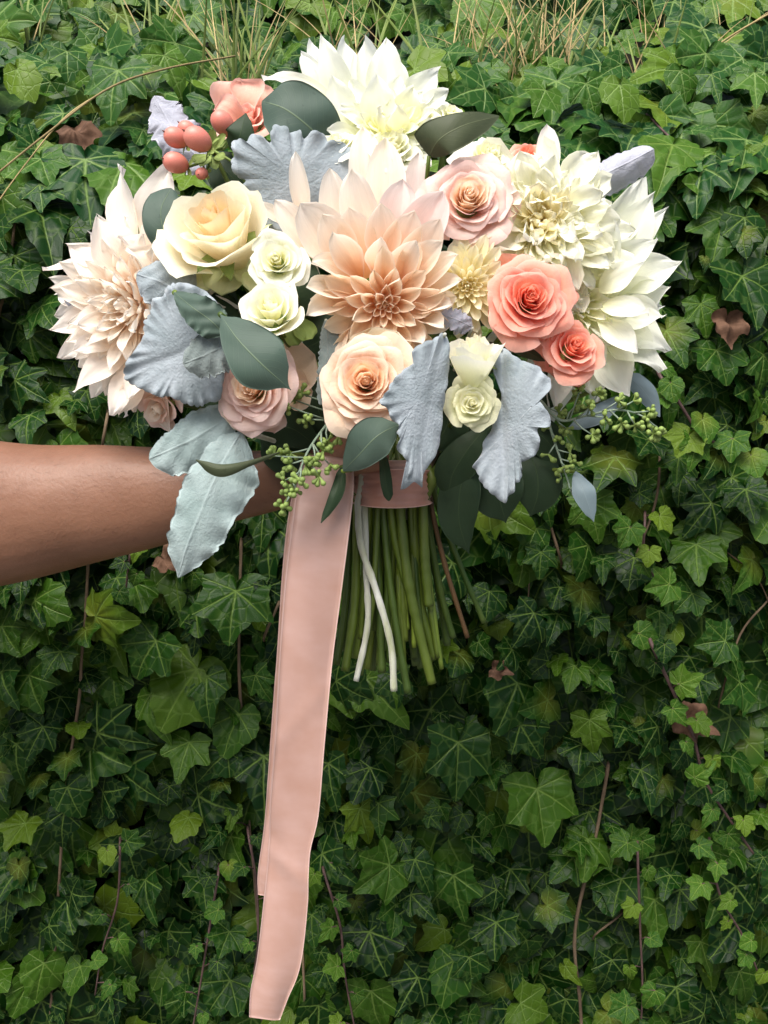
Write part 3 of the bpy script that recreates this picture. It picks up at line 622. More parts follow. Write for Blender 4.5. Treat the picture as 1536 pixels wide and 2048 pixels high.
# ------------------------------------------------------------------ petals
def petal_grid(L, W, cup0, cup1, bend, curl=0.0, tipw=0.55, twist=0.0, ruf=0.0, nu=9, nv=12, rs=None, peak=.55, notch=0.0):
    """petal from the origin along +Y, inner side +Z; cup = half angle of the trough at base and tip"""
    rs = rs or nrs; t = np.linspace(0, 1, nv); ph = rs.uniform(0, 6.3)
    wid = W * (np.clip(t / peak, 0, 1) ** .75 * .82 + .18) * np.where(t > peak, np.clip(1 - ((t - peak) / (1 - peak)) ** 2, 0, 1) ** tipw, 1)
    wid = np.maximum(wid, W * .02)
    th = bend * (t - .25) + curl * np.clip(t - .65, 0, 1) * 2
    y = np.concatenate([[0], np.cumsum(np.cos((th[1:] + th[:-1]) / 2))]) / (nv - 1); z = np.concatenate([[0], np.cumsum(np.sin((th[1:] + th[:-1]) / 2))]) / (nv - 1)
    ph2, ph3 = rs.uniform(0, 6.3), rs.uniform(0, 6.3); irr = .5 + ruf * 12
    wid = wid * (1 + .05 * irr * np.sin(t * 8 + ph2)); shift = W * .05 * irr * np.sin(t * 3.3 + ph3) * t
    vs, uv = [], []; s = np.linspace(-1, 1, nu)
    for j in range(nv):
        c = max(.05, cup0 + (cup1 - cup0) * t[j]); wj = wid[j] / 2
        xs = wj * np.sin(c * s) / c; zs = wj * (1 - np.cos(c * s)) / c
        zs = zs + ruf * W * np.sin(s * 5 + ph + t[j] * 7) * t[j] * np.abs(s) + ruf * .6 * W * np.sin(t[j] * 11 + ph) * s * t[j]
        # rib: two faint grooves along the petal
        zs = zs - .030 * W * np.cos(s * 3 * math.pi + .4 * math.sin(ph2)) * (1 - abs(2 * t[j] - 1)) - .05 * W * np.exp(-(s * 4) ** 2) * t[j]
        xs = xs + shift[j]; zs = zs + .04 * irr * W * np.sin(t[j] * 5 + ph3 + s)
        tw = twist * t[j]; X = xs * math.cos(tw) - zs * math.sin(tw); Z = xs * math.sin(tw) + zs * math.cos(tw)
        n_y, n_z = -math.sin(th[j]), math.cos(th[j])
        yt = notch * L * .06 * (1 - abs(s)) if j == nv - 1 else 0 * s
        for k in range(nu):
            vs.append((X[k], y[j] * L + Z[k] * n_y - yt[k], z[j] * L + Z[k] * n_z)); uv.append(((s[k] + 1) / 2, t[j]))
    return np.array(vs), grid_faces(nu, nv), np.array(uv)
def add_petal(root, B, Y, N, g, mat, name='petal'):
    vs, fs, uv = g; rot = np.array(frame(Y, N)); v = vs @ rot.T
    return put(name, mesh(name, v, fs, uv, mat), root, B)
def petal_to(root, b, t, wpx, mat, N=(0, .1, 1), cup=(.9, .35), bend=-.3, curl=0, tipw=.6, twist=0, ruf=.02, peak=.55):
    B, T = P(*b), P(*t); Y = T - B; L = Y.length; g = petal_grid(L, wpx * (b[2] + t[2]) / 2 / F, cup[0], cup[1], bend, curl, tipw, twist, ruf, 9, 13, None, peak)
    vs = g[0].copy()                       # turn so that the chord runs along +Y
    nu = 9; mid = vs[(13 - 1) * nu + 4]; a = math.atan2(mid[2], mid[1]); ca, sa = math.cos(-a), math.sin(-a)
    yy = vs[:, 1] * ca - vs[:, 2] * sa; zz = vs[:, 1] * sa + vs[:, 2] * ca; k = L / math.hypot(mid[1], mid[2])
    vs[:, 1], vs[:, 2] = yy * k, zz * k
    return add_petal(root, B, Y, V(*N), (vs, g[1], g[2]), mat)
def basis(axis):
    A = axis.normalized(); X = V(1, 0, 0); X = (X - A * X.dot(A)).normalized(); return A, X, A.cross(X)
def dahlia_core(root, c, axis, Rpx, n, m_in, m_out, e0=6, e1=92, wid=.40, cup_in=1.7, cup_out=.5, inner=.14, split=.55, scale_fn=None, bend_out=-.35, jit=.08, tipw=.6, rec=.24, ruf=.02, skip=None):
    A, X, Yv = basis(V(*axis)); C = P(*c); Rm = Rpx * c[2] / F
    dv = [C + A * (Rm * (.10 * math.cos(a) - .10)) + (X * math.cos(b) + Yv * math.sin(b)) * Rm * .9 * rec * math.sin(a) for a in np.linspace(.05, 1.5, 5) for b in np.linspace(0, 6.2832, 13)[:-1]]
    part('flower_centre', dv, grid_faces(12, 5, 0, True) + [tuple(range(12))], [(.5, .4)] * len(dv), m_in, root)
    for i in range(n):
        f = i / (n - 1); ph = i * 2.39996 + rng.uniform(-.12, .12)
        rad = X * math.cos(ph) + Yv * math.sin(ph)
        e = R(e0 + (e1 - e0) * f ** .75 + rng.uniform(-6, 6) * (0.4 + f))
        L = Rm * (inner + (1 - inner) * f ** .95) * (1 + rng.uniform(-jit, jit))
        dirv = A * math.cos(e) + rad * math.sin(e); nrm = A * math.sin(e) - rad * math.cos(e)
        if scale_fn:
            L *= scale_fn(dirv.dot(RT), dirv.dot(UP))
        if skip and skip(f, dirv.dot(RT), dirv.dot(UP)): continue
        B = C + rad * (Rm * rec * f ** .7) - A * (Rm * .20 * f)
        cup = cup_in + (cup_out - cup_in) * f ** .7
        g = petal_grid(L, L * (wid + .12 * (1 - f)), min(2.4, cup * 1.15), cup * .75, .5 * (1 - f) + bend_out * f, -.25 * f, tipw, rng.uniform(-.35, .35) * f, ruf, 9, 11)
        add_petal(root, B, dirv, nrm, g, m_in if f < split + rng.uniform(-.08, .08) else m_out)

STEMS = []   # (root, head point px, material, radius)
NECK = (785, 965, .612)
VIS = [([(800, 1015, .600), (815, 1150, .600), (835, 1250, .602), (864, 1367, .604)], 11, 'stem'), ([(846, 1012, .604), (850, 1120, .604), (858, 1212, .606)], 11, 'stem'), ([(766, 1015, .604), (776, 1130, .603), (792, 1250, .603), (816, 1385, .604)], 8, 'stem_dark'),
       ([(872, 1000, .612), (920, 1130, .622), (968, 1245, .632)], 6.5, 'stem_dark'), ([(862, 1005, .608), (890, 1130, .612), (935, 1275, .618)], 5.5, 'stem_red'), ([(700, 1018, .612), (692, 1200, .608), (672, 1330, .604)], 9, 'stem_dark'), ([(714, 1020, .606), (710, 1200, .601), (690, 1342, .598)], 10, 'stem'),
       ([(752, 1016, .606), (758, 1200, .607), (764, 1345, .608)], 9, 'stem_dark'), ([(826, 1020, .610), (838, 1190, .613), (870, 1318, .616)], 11, 'stem'), ([(858, 1050, .616), (880, 1180, .622), (906, 1275, .628)], 8, 'stem_dark'), ([(782, 1018, .602), (795, 1100, .603), (822, 1200, .606)], 9, 'stem'),
       ([(738, 1016, .612), (735, 1180, .616), (740, 1300, .620)], 8, 'stem_dark'), ([(810, 1016, .618), (815, 1200, .625), (832, 1330, .630)], 10, 'stem_dark'), ([(770, 1016, .622), (760, 1200, .630), (745, 1340, .636)], 9, 'stem_dark'), ([(722, 1016, .618), (705, 1200, .622), (682, 1300, .626)], 8, 'stem_dark'),
       ([(850, 1016, .618), (872, 1150, .627), (895, 1290, .636)], 8, 'stem_dark'), ([(790, 1016, .612), (792, 1200, .614), (800, 1340, .616)], 9, 'stem_dark'), ([(755, 1016, .600), (745, 1200, .598), (720, 1350, .596)], 7, 'stem')]
_vi = [0]
def add_stem(root, head, vis=None, rpx=None, mat=None):
    """stem from the flower head back to the tie point and out below it"""
    if vis is None:
        k = _vi[0]; _vi[0] += 1
        if k < len(VIS): vis, rp, mt = VIS[k]
        else:
            a = rng.uniform(-1, 1); dd = rng.uniform(.602, .628); rp = rng.uniform(6, 9); mt = rng.choice(['stem', 'stem_dark', 'stem_dark'])
            vis = [(785 + a * 58, 1015, dd), (785 + a * 70, 1160, dd + .004), (785 + a * 100 + rng.uniform(-12, 12), rng.uniform(1270, 1350), dd + .006)]
        rpx = rpx or rp; mat = mat or mt
    v0 = vis[0]
    nk = (v0[0], 930, v0[2] + .002)
    mid = (nk[0] + (head[0] - nk[0]) * .45, nk[1] + (head[1] - nk[1]) * .40, max(.63, head[2] + .02))
    hb = (head[0], head[1], head[2])
    pts = [hb, mid, nk] + list(vis)
    n = 11 * len(pts); r = rpx * .605 / F; nd = [rng.uniform(.2, 1) for _ in range(4)]
    q = spline(pts, n); rad = [r * (.75 if i < n * .3 else 1) * (1 + .05 * math.sin(i * .9) + sum(.14 * math.exp(-((i / n - w_) * 90) ** 2) for w_ in nd) - .12 * i / n) for i in range(n)]
    tube('stem', [P(*p) for p in q], rad, M[mat], root, 8)
def sepals(root, c, axis, Rpx, n=5, mat='sepal', spread=.6):
    A, X, Yv = basis(V(*axis)); C = P(*c) - A * (Rpx * c[2] / F * .75); Rm = Rpx * c[2] / F
    for k in range(n):
        ph = k * 2 * math.pi / n + rng.uniform(-.3, .3); rad = X * math.cos(ph) + Yv * math.sin(ph)
        g = petal_grid(Rm * rng.uniform(.7, 1.0), Rm * .3, .5, .2, -.8, -.3, .8, 0, .05)
        add_petal(root, C, rad * .9 + A * .35, A - rad * .3, g, M[mat], 'sepal')
def calyx(root, c, axis, Rpx, mat='sepal'):
    """green receptacle closing the flower from behind"""
    A, X, Yv = basis(V(*axis)); C = P(*c); Rm = Rpx * c[2] / F
    prof = [(.10, -.98), (.20, -.92), (.26, -.80), (.30, -.66), (.24, -.50), (.05, -.42)]
    vs, uv = [], []
    for j, (r, h) in enumerate(prof):
        for k in range(12):
            a = 2 * math.pi * k / 12; vs.append(C + A * h * Rm + (X * math.cos(a) + Yv * math.sin(a)) * r * Rm); uv.append((k / 12, j / 5))
    part('receptacle', vs, grid_faces(12, 6, 0, True) + [tuple(reversed(range(12))), tuple(60 + k for k in range(12))], uv, M[mat], root)
    return C - A * Rm * .95

# ------------------------------------------------------------------ roses
def rose(name, label, c, axis, Rpx, m_in, m_out, n=26, H=1.0, open_=.5, cat='rose', group=None, squash=1.0, grow=1.20, stem=True, seps=True, guard=None, seed=0, ruf=.045, core=.06):
    rs = random.Random(seed + 50); A, X, Yv = basis(V(*axis)); C = P(*c); Rm = Rpx * grow * c[2] / F
    root = thing(name, C, label, cat, group)
    h0 = H * Rm; Bs = C - A * h0 * .75           # base of the cup
    ph0 = rs.uniform(0, 6.3); nu, nv = 15, 11
    for i in range(n):
        f = i / (n - 1); ph = ph0 + i * 2.32 + rs.uniform(-.22, .22)
        W = R(150 - 94 * f ** .5) * rs.uniform(.9, 1.1)
        rho_r = Rm * (core * .55 + .95 * f ** (1.75 - .6 * open_)) * rs.uniform(.95, 1.06)          # radius of the rim
        z_r = h0 * (1.0 - .06 * max(0, .2 - f) * 5 - (.10 + 1.05 * open_) * .85 * f ** 1.9 + rs.uniform(-.03, .03))
        lean = min(1, f ** .5 * (.2 + 1.35 * open_))                                        # 0 upright cup, 1 wide open
        c_r = rho_r * (.98 - .50 * lean); c_z = z_r * (.50 + .30 * lean) + h0 * .10 * f
        b_r = Rm * .10 * f; roll = (.06 + .8 * f) * open_ * rs.uniform(.4, 1.3)
        point = rs.uniform(.02, .09); phs, ph4 = rs.uniform(0, 6.3), rs.uniform(0, 6.3); rim = rs.uniform(.16, .30); rimp = rs.uniform(2.2, 3.4)
        ex, ey = rs.gauss(0, .022) * Rm * (.3 + f), rs.gauss(0, .022) * Rm * (.3 + f)
        vs, uv = [], []
        for j in range(nv):
            v = j / (nv - 1)
            for k in range(nu):
                u = -1 + 2 * k / (nu - 1)
                vv = v * (1 - rim * abs(u) ** rimp + point * max(0, 1 - abs(u) * 2.5))
                aw = ph + u * W * (.40 + .60 * math.sin(min(1, vv * 1.2) * math.pi / 2))
                a1, a2, a3 = (1 - vv) ** 2, 2 * vv * (1 - vv), vv * vv
                rho = a1 * b_r + a2 * c_r + a3 * rho_r; z = a2 * c_z + a3 * z_r
                q = max(0, vv - .78 + .10 * abs(u)); rho += Rm * roll * q * .35; z -= Rm * roll * q * q * 4.5     # rolled-back rim
                rho *= 1 + (.07 + .16 * max(0, .35 - f)) * u                          # spiral overlap
                wv = vv ** 3 * (.25 + f)
                rho += Rm * ruf * (math.sin(u * 3.7 + phs) + .5 * math.sin(u * 9.1 + ph4)) * wv; z += Rm * ruf * .9 * (math.sin(u * 5.3 + phs * 2) + .5 * math.sin(u * 11 + ph4)) * wv
                vs.append(Bs + A * z + (X * (math.cos(aw) * rho + ex) + Yv * (math.sin(aw) * squash * rho + ey))); uv.append(((u + 1) / 2, v))
        part('petal', vs, grid_faces(nu, nv), uv, M[m_in] if f < .50 else M[m_out], root, Bs)
    hv = [Bs + A * (h0 * (.80 + .10 * math.cos(a))) + (X * math.cos(b + a) + Yv * math.sin(b + a)) * Rm * (.09 + .012 * math.sin(3 * b)) * math.sin(a) for a in np.linspace(.1, 2.2, 7) for b in np.linspace(0, 6.2832, 13)[:-1]]
    part('heart', hv, [tuple(reversed(range(12)))] + grid_faces(12, 7, 0, True), [(.5, .75)] * len(hv), M[m_in], root)
    if guard:
        for (b, t, wpx, mt, N) in guard: petal_to(root, b, t, wpx, M[mt], N, (.8, .5), -.35, -.2, .35, rs.uniform(-.2, .2), .05, .6)
    if seps: sepals(root, c, axis, Rpx)
    tail = calyx(root, c, axis, Rpx)
    if stem: add_stem(root, to_px(tail))
    return root
G = 'roses in the bouquet'; GW = 'ivory spray roses in the bouquet'
# ------------------------------------------------------------------ dahlias
# central peach dahlia
ctr = thing('dahlia', P(762, 610, .56), 'large peach dahlia with long cream outer petals in the middle of the bouquet', 'dahlia', 'dahlias in the bouquet')
dahlia_core(ctr, (770, 612, .552), (.03, -.36, .93), 122, 56, M['cafe_in'], M['cafe_in'], 4, 76, .54, 2.4, 1.15, .16, .9, None, -.12, .12, .62, .32, .035,
            skip=lambda f, x, y: f > .86 and y > .30)
I, O, K = M['cafe_in'], M['cafe_out'], M['cafe_pink']
for b, t, wd, mt, N, cp, bd, tw in [
        ((742, 500, .585), (724, 256, .588), 74, O, (0, .1, 1), (.6, .5), .1, 0), ((764, 500, .58), (773, 276, .578), 78, O, (.1, .1, 1), (.6, .3), .05, .1), ((822, 500, .58), (838, 306, .58), 56, K, (.1, 0, 1), (.7, .5), .1, 0),
        ((610, 470, .575), (592, 302, .570), 46, O, (.4, 0, 1), (.9, 1.2), .25, .5), ((690, 510, .575), (663, 336, .565), 66, O, (-.1, .1, 1), (.8, .6), .1, .2), ((742, 545, .57), (706, 338, .556), 80, O, (-.05, .1, 1), (.9, .4), .12, 0),
        ((772, 548, .57), (802, 358, .552), 84, K, (.1, .1, 1), (.8, .4), .12, 0), ((790, 550, .57), (882, 380, .550), 92, K, (.2, .1, 1), (.8, .35), .1, 0), ((640, 520, .575), (553, 398, .566), 62, O, (-.2, .1, 1), (.8, .6), -.2, -.3),
        ((705, 552, .568), (604, 404, .548), 104, O, (-.1, .1, 1), (.9, .5), .10, 0), ((600, 470, .58), (513, 405, .570), 30, O, (0, .5, 1), (.7, .3), -.4, .2),
        ((715, 560, .564), (640, 430, .542), 78, I, (-.1, .1, 1), (1.0, .5), .15, 0), ((735, 556, .564), (700, 412, .542), 76, I, (-.05, .1, 1), (1.0, .5), .15, .1), ((762, 552, .564), (764, 405, .540), 72, I, (0, .1, 1), (1.0, .5), .15, -.1), ((782, 556, .564), (828, 420, .540), 78, I, (.1, .1, 1), (1.0, .5), .15, 0), ((796, 566, .564), (880, 436, .540), 74, I, (.2, .1, 1), (1.0, .5), .12, 0), ((722, 556, .560), (668, 462, .530), 66, I, (-.1, .1, 1), (1.3, .6), .2, 0), ((755, 552, .560), (758, 472, .528), 58, I, (0, .2, 1), (1.4, .8), .25, 0), ((784, 566, .560), (833, 478, .528), 62, I, (.15, .2, 1), (1.2, .5), .15, 0),
        ((798, 576, .562), (885, 480, .532), 62, I, (.2, .25, 1), (1.1, .5), .1, 0), ((806, 586, .562), (918, 512, .535), 58, I, (.2, .3, 1), (1.1, .5), .1, 0), ((812, 600, .562), (925, 560, .536), 54, I, (.1, .4, 1), (1.1, .5), .1, 0),
        ((712, 556, .560), (622, 530, .532), 66, I, (-.2, .3, 1), (1.2, .6), .15, 0), ((712, 590, .560), (612, 572, .532), 62, I, (-.2, .3, 1), (1.2, .6), .05, 0), ((705, 610, .562), (612, 632, .535), 60, I, (-.3, .3, 1), (1.3, .9), -.3, .4),
        ((690, 640, .565), (682, 722, .545), 46, I, (-.5, 0, 1), (1.0, .5), .0, 0), ((810, 620, .565), (905, 610, .540), 54, I, (.2, .3, 1), (1.1, .5), .05, 0), ((820, 632, .565), (890, 655, .542), 50, I, (.3, .2, 1), (1.2, .9), .05, 0), ((800, 650, .565), (842, 690, .545), 50, I, (.2, 0, 1), (1.0, .5), 0, 0)]:
    petal_to(ctr, b, t, wd * (1.10 if mt is not I else 1.10), M['cafe_mid'] if mt is I else mt, N, cp, bd, rng.uniform(-.35, .1), .68, tw + rng.uniform(-.15, .15), .035, .52)
add_stem(ctr, to_px(calyx(ctr, (766, 600, .575), (.02, -.34, .94), 120)))
# blush dahlia at the forearm side
lf = thing('dahlia', P(270, 600, .62), 'pale blush dahlia above the forearm with ragged layered petals', 'dahlia', 'dahlias in the bouquet')
BI, BO = M['blush_in'], M['blush_out']
dahlia_core(lf, (262, 612, .605), (-.40, -.08, .90), 168, 150, BI, BO, 6, 98, .31, 1.3, .6, .36, .6, None, -.3, .26, 1.0, .36, .10)
for b, t, wd, mt, N in [((262, 520, .615), (250, 334, .618), 84, BO, (-.2, .2, 1)), ((300, 500, .61), (332, 338, .612), 92, BO, (0, .2, 1)), ((270, 560, .60), (190, 438, .598), 96, BO, (-.2, .3, 1)), ((330, 520, .60), (236, 472, .585), 70, BO, (-.1, .4, 1)), ((250, 575, .61), (132, 494, .605), 84, BO, (-.2, .5, 1)),
                        ((235, 540, .625), (86, 538, .618), 54, BO, (0, .6, 1)), ((330, 560, .592), (250, 500, .578), 80, BI, (0, .4, 1)), ((240, 640, .61), (140, 652, .60), 66, BO, (-.3, .1, 1)), ((245, 680, .61), (146, 706, .602), 58, BO, (-.3, .2, 1)), ((262, 700, .61), (152, 788, .604), 66, BO, (-.3, .2, 1)),
                        ((280, 720, .605), (222, 830, .602), 62, BO, (-.2, .2, 1)), ((290, 730, .60), (262, 800, .595), 60, BO, (0, .1, 1)), ((300, 735, .605), (240, 830, .612), 50, BO, (0, 0, 1))]:
    petal_to(lf, b, t, wd, mt, N, (.8, .5), -.25, rng.uniform(-.6, .1), 1.15, rng.uniform(-.6, .6), .09, .45)
add_stem(lf, to_px(calyx(lf, (280, 610, .63), (-.45, -.1, .88), 110)))
# white dahlia on top
tp = thing('dahlia', P(745, 270, .62), 'white dahlia with tall upright petals at the top of the bouquet', 'dahlia', 'dahlias in the bouquet')
WI, WO = M['white_in'], M['white_out']
for b, t, wd, mt, N, tw in [((672, 205, .612), (526, 162, .606), 44, WO, (0, .6, 1), .1), ((690, 245, .62), (600, 110, .625), 46, WO, (-.3, .2, 1), .2), ((668, 260, .63), (622, 88, .634), 44, WO, (-.3, 0, 1), .3), ((715, 270, .62), (640, 76, .612), 56, WO, (-.3, .1, 1), .2), ((708, 250, .63), (686, 82, .638), 44, WO, (-.1, 0, 1), -.3), ((735, 250, .63), (706, 112, .63), 32, WO, (.2, 0, 1), .4),
                            ((752, 270, .62), (735, 82, .622), 58, WO, (0, .1, 1), 0), ((770, 270, .615), (768, 82, .616), 62, WO, (.1, .1, 1), .1), ((790, 260, .62), (800, 118, .626), 46, WO, (.2, .1, 1), 0), ((790, 245, .61), (873, 138, .612), 52, WO, (.3, .2, 1), -.3), ((820, 240, .61), (897, 182, .606), 36, WO, (.2, .4, 1), .2),
                            ((700, 275, .605), (670, 150, .600), 50, WO, (-.2, .2, 1), 0), ((755, 280, .60), (752, 150, .590), 58, WO, (0, .3, 1), 0), ((800, 262, .60), (832, 176, .592), 50, WI, (.2, .3, 1), 0), ((785, 275, .595), (790, 205, .575), 44, WI, (.1, .5, 1), 0), ((820, 262, .60), (872, 216, .582), 40, WI, (.2, .5, 1), 0), ((760, 275, .595), (752, 212, .572), 42, WI, (0, .5, 1), 0)]:
    petal_to(tp, b, t, wd * 1.25, mt, N, (.7, .8), .12, rng.uniform(-1.0, .1), .95, tw + rng.uniform(-.3, .3), .10, .48)
dahlia_core(tp, (770, 262, .60), (0, .35, .9), 105, 60, WI, WO, 10, 85, .40, 1.4, .7, .34, .4, None, 0, .22, .9, .34, .09)
add_stem(tp, to_px(calyx(tp, (760, 275, .625), (0, .35, .9), 80)))
# big white dahlia
rg = thing('dahlia', P(1160, 600, .62), 'big white dahlia with pointed wide petals next to the coral roses', 'dahlia', 'dahlias in the bouquet')
dahlia_core(rg, (1158, 602, .600), (.30, .02, .95), 160, 140, WI, WO, 8, 98, .33, 1.2, .6, .30, .30, None, -.25, .30, 1.25, .36, .13)
for b, t, wd, mt, N, tw in [((1190, 520, .615), (1281, 358, .612), 92, WO, (.2, .3, 1), -.3), ((1200, 520, .61), (1286, 378, .620), 60, WO, (.2, .3, 1), .2), ((1215, 540, .61), (1311, 390, .606), 84, WO, (.3, .2, 1), .3), ((1230, 530, .62), (1333, 414, .622), 54, WO, (.2, .3, 1), 0), ((1210, 560, .60), (1312, 474, .586), 72, WO, (.2, .4, 1), .2),
                            ((1225, 580, .61), (1357, 520, .600), 88, WO, (.3, .2, 1), 0), ((1225, 610, .61), (1340, 582, .598), 84, WO, (.3, .1, 1), -.2), ((1220, 625, .60), (1325, 640, .586), 80, WO, (.3, .1, 1), .1), ((1220, 650, .61), (1338, 698, .604), 84, WO, (.3, .1, 1), .2), ((1210, 660, .605), (1322, 745, .598), 100, WO, (.2, 0, 1), 0),
                            ((1190, 680, .605), (1262, 792, .598), 90, WO, (.1, -.1, 1), .1), ((1160, 690, .61), (1190, 800, .606), 86, WO, (0, -.1, 1), 0), ((1195, 560, .59), (1225, 440, .575), 74, WO, (.1, .3, 1), 0), ((1200, 580, .585), (1290, 530, .568), 66, WO, (.2, .3, 1), 0), ((1205, 615, .585), (1296, 630, .566), 62, WO, (.2, .2, 1), .1), ((1200, 640, .59), (1270, 710, .570), 66, WO, (.2, 0, 1), 0),
                            ((1150, 540, .61), (1170, 378, .610), 76, WO, (0, .2, 1), .2)]:
    petal_to(rg, b, t, wd, mt, N, (.7, .6), -.12, rng.uniform(-.9, .1), 1.2, tw + rng.uniform(-.35, .35), .11, .42)
add_stem(rg, to_px(calyx(rg, (1180, 590, .63), (.25, .05, .95), 110)))
# creamy white dahlia
cr = thing('dahlia', P(1085, 430, .61), 'ruffled cream dahlia with one tall petal between the pink rose and the big white dahlia', 'dahlia', 'dahlias in the bouquet')
dahlia_core(cr, (1085, 445, .578), (.0, .12, .95), 128, 150, M['cream_in'], M['cream_out'], 22, 100, .46, 1.4, .8, .34, .22, None, -.1, .34, .45, .42, .20)
petal_to(cr, (1098, 420, .60), (1092, 250, .598), 50, M['white_out'], (.1, .1, 1), (.6, .5), .1, -.3, .6, .3, .03, .6)
add_stem(cr, to_px(calyx(cr, (1085, 445, .61), (0, .1, .95), 90)))
# small cream flower
sc = thing('dahlia', P(935, 560, .585), 'small cream dahlia half hidden behind the peach dahlia petals', 'dahlia', 'dahlias in the bouquet')
dahlia_core(sc, (935, 572, .562), (.05, -.25, .95), 84, 80, M['cream_in'], M['cream_in'], 6, 96, .36, 1.7, .9, .22, .5, None, .1, .14, .4, .34, .06)
for b, t, wd in [((920, 540, .57), (905, 480, .560), 44), ((945, 535, .57), (955, 482, .560), 46), ((965, 545, .57), (992, 510, .56), 44), ((970, 575, .57), (985, 600, .565), 44)]:
    petal_to(sc, b, t, wd, M['cream_out'], (.1, .2, 1), (1.1, .8), .1, 0, .4, .2, .06, .5)
add_stem(sc, to_px(calyx(sc, (935, 570, .58), (.05, -.25, .95), 60)))

# ------------------------------------------------------------------ rose heads
rose('rose', 'apricot cream rose with a deep open cup and greenish outer petals', (430, 446, .555), (-.22, .50, .84), 106, 'apricot_in', 'apricot_out', 18, 1.5, .22, group=G, seed=1, core=.10,
     guard=[((440, 500, .60), (385, 585, .575), 90, 'guard', (-.1, -.3, 1)), ((470, 510, .60), (440, 592, .572), 96, 'guard', (0, -.3, 1)), ((490, 500, .60), (512, 575, .572), 90, 'guard', (.2, -.2, 1)), ((500, 480, .60), (515, 460, .58), 70, 'guard', (.4, 0, 1))])
rose('rose', 'blush pink rose with a peach heart beside the cream dahlia', (938, 392, .556), (.02, .12, .98), 90, 'pink_in', 'pink_out', 36, 1.05, .44, group=G, seed=2, guard=[((940, 430, .595), (985, 478, .58), 90, 'pink_out', (.1, -.2, 1)), ((920, 420, .595), (905, 475, .585), 90, 'pink_out', (-.1, -.2, 1))])
rose('rose', 'peach rose with a tight spiral heart under the central dahlia', (732, 762, .53), (-.02, .03, 1), 92, 'peach_in', 'peach_out', 40, 1.05, .44, group=G, seed=3,
     guard=[((760, 745, .565), (800, 665, .545), 120, 'apricot_out', (.1, .2, 1)), ((745, 740, .565), (735, 655, .55), 110, 'apricot_out', (0, .2, 1)), ((770, 770, .565), (835, 735, .55), 100, 'apricot_out', (.2, .1, 1)), ((720, 790, .565), (700, 848, .555), 100, 'peach_out', (-.1, -.1, 1)), ((750, 790, .565), (790, 840, .555), 90, 'peach_out', (.1, -.2, 1))])
rose('rose', 'pale pink rose partly covered by a pointed eucalyptus leaf', (500, 778, .545), (-.22, -.05, .97), 82, 'pink_in', 'pink_out', 34, 1.05, .44, group=G, seed=4,
     guard=[((560, 760, .58), (632, 712, .57), 110, 'peach_out', (.3, .2, 1)), ((560, 790, .58), (625, 778, .57), 90, 'peach_out', (.3, 0, 1)), ((500, 820, .57), (470, 862, .56), 90, 'apricot_out', (-.1, -.3, 1)), ((530, 820, .57), (545, 868, .56), 80, 'pink_out', (.1, -.3, 1))])
rose('rose', 'bright coral rose beside the big white dahlia', (1062, 595, .540), (.05, .06, .98), 84, 'coral_in', 'coral_out', 36, 1.05, .48, group=G, seed=5,
     guard=[((1030, 580, .575), (1010, 505, .56), 70, 'coral_out', (-.2, .1, 1)), ((1010, 620, .575), (975, 600, .56), 80, 'coral_out', (-.4, 0, 1)), ((1070, 640, .57), (1085, 685, .555), 90, 'coral_out', (.1, -.2, 1)), ((1035, 640, .57), (1015, 678, .56), 80, 'coral_out', (-.1, -.3, 1))])
rose('rose', 'smaller coral rose tucked beneath the bright coral rose', (1152, 690, .553), (.18, .18, .95), 60, 'coral_in', 'coral_out', 22, 1.15, .45, group=G, seed=6,
     guard=[((1120, 700, .585), (1075, 740, .575), 80, 'coral_out', (-.3, -.1, 1)), ((1150, 720, .58), (1160, 775, .57), 70, 'coral_out', (0, -.2, 1)), ((1130, 720, .58), (1110, 758, .575), 80, 'coral_out', (-.1, -.2, 1))])
rose('rose', 'coral pink rose turned away behind the hypericum berries', (492, 228, .63), (-.1, .55, .8), 58, 'salmon', 'salmon', 16, 1.1, .5, group=G, seed=7, guard=[((480, 250, .64), (478, 166, .64), 120, 'salmon', (-.1, .2, 1)), ((500, 250, .64), (515, 170, .645), 100, 'salmon', (.1, .2, 1)), ((490, 250, .62), (428, 222, .615), 80, 'salmon', (-.2, .2, 1))])
rose('rose', 'small orange-coral rose squeezed between the coral rose and white dahlia', (1128, 585, .572), (.3, .2, .9), 38, 'coral_in', 'coral_out', 16, 1.0, .5, group=G, seed=8)
rose('rose', 'orange-coral rose peeking out behind the cream dahlia', (1058, 306, .604), (.2, .4, .85), 46, 'coral_in', 'coral_out', 14, 1.0, .6, group=G, seed=9)
rose('rose', 'wilting blush rose drooping under the blush dahlia', (312, 822, .615), (-.25, -.62, .75), 50, 'blush_in', 'pink_out', 14, 1.3, .35, group=G, seed=10)
rose('spray_rose', 'open ivory spray rose touching the apricot rose', (552, 518, .538), (-.04, .08, 1), 58, 'ivory_in', 'ivory_out', 24, 1.1, .42, group=GW, seed=11, guard=[((530, 540, .57), (500, 585, .56), 60, 'guard', (-.2, -.2, 1))])
rose('spray_rose', 'cupped ivory spray rose above the pointed eucalyptus leaf', (540, 612, .530), (-.08, .42, .90), 68, 'ivory_in', 'ivory_out', 18, 1.3, .30, group=GW, seed=12, guard=[((570, 640, .565), (598, 690, .56), 50, 'sepal', (.2, -.2, 1)), ((590, 640, .565), (622, 680, .56), 50, 'sepal', (.2, -.2, 1))])
rose('spray_rose', 'tall ivory spray rose bud standing above a smaller open one', (951, 704, .528), (.03, .90, .44), 52, 'ivory_in', 'ivory_out', 18, 2.0, .10, group=GW, seed=13)
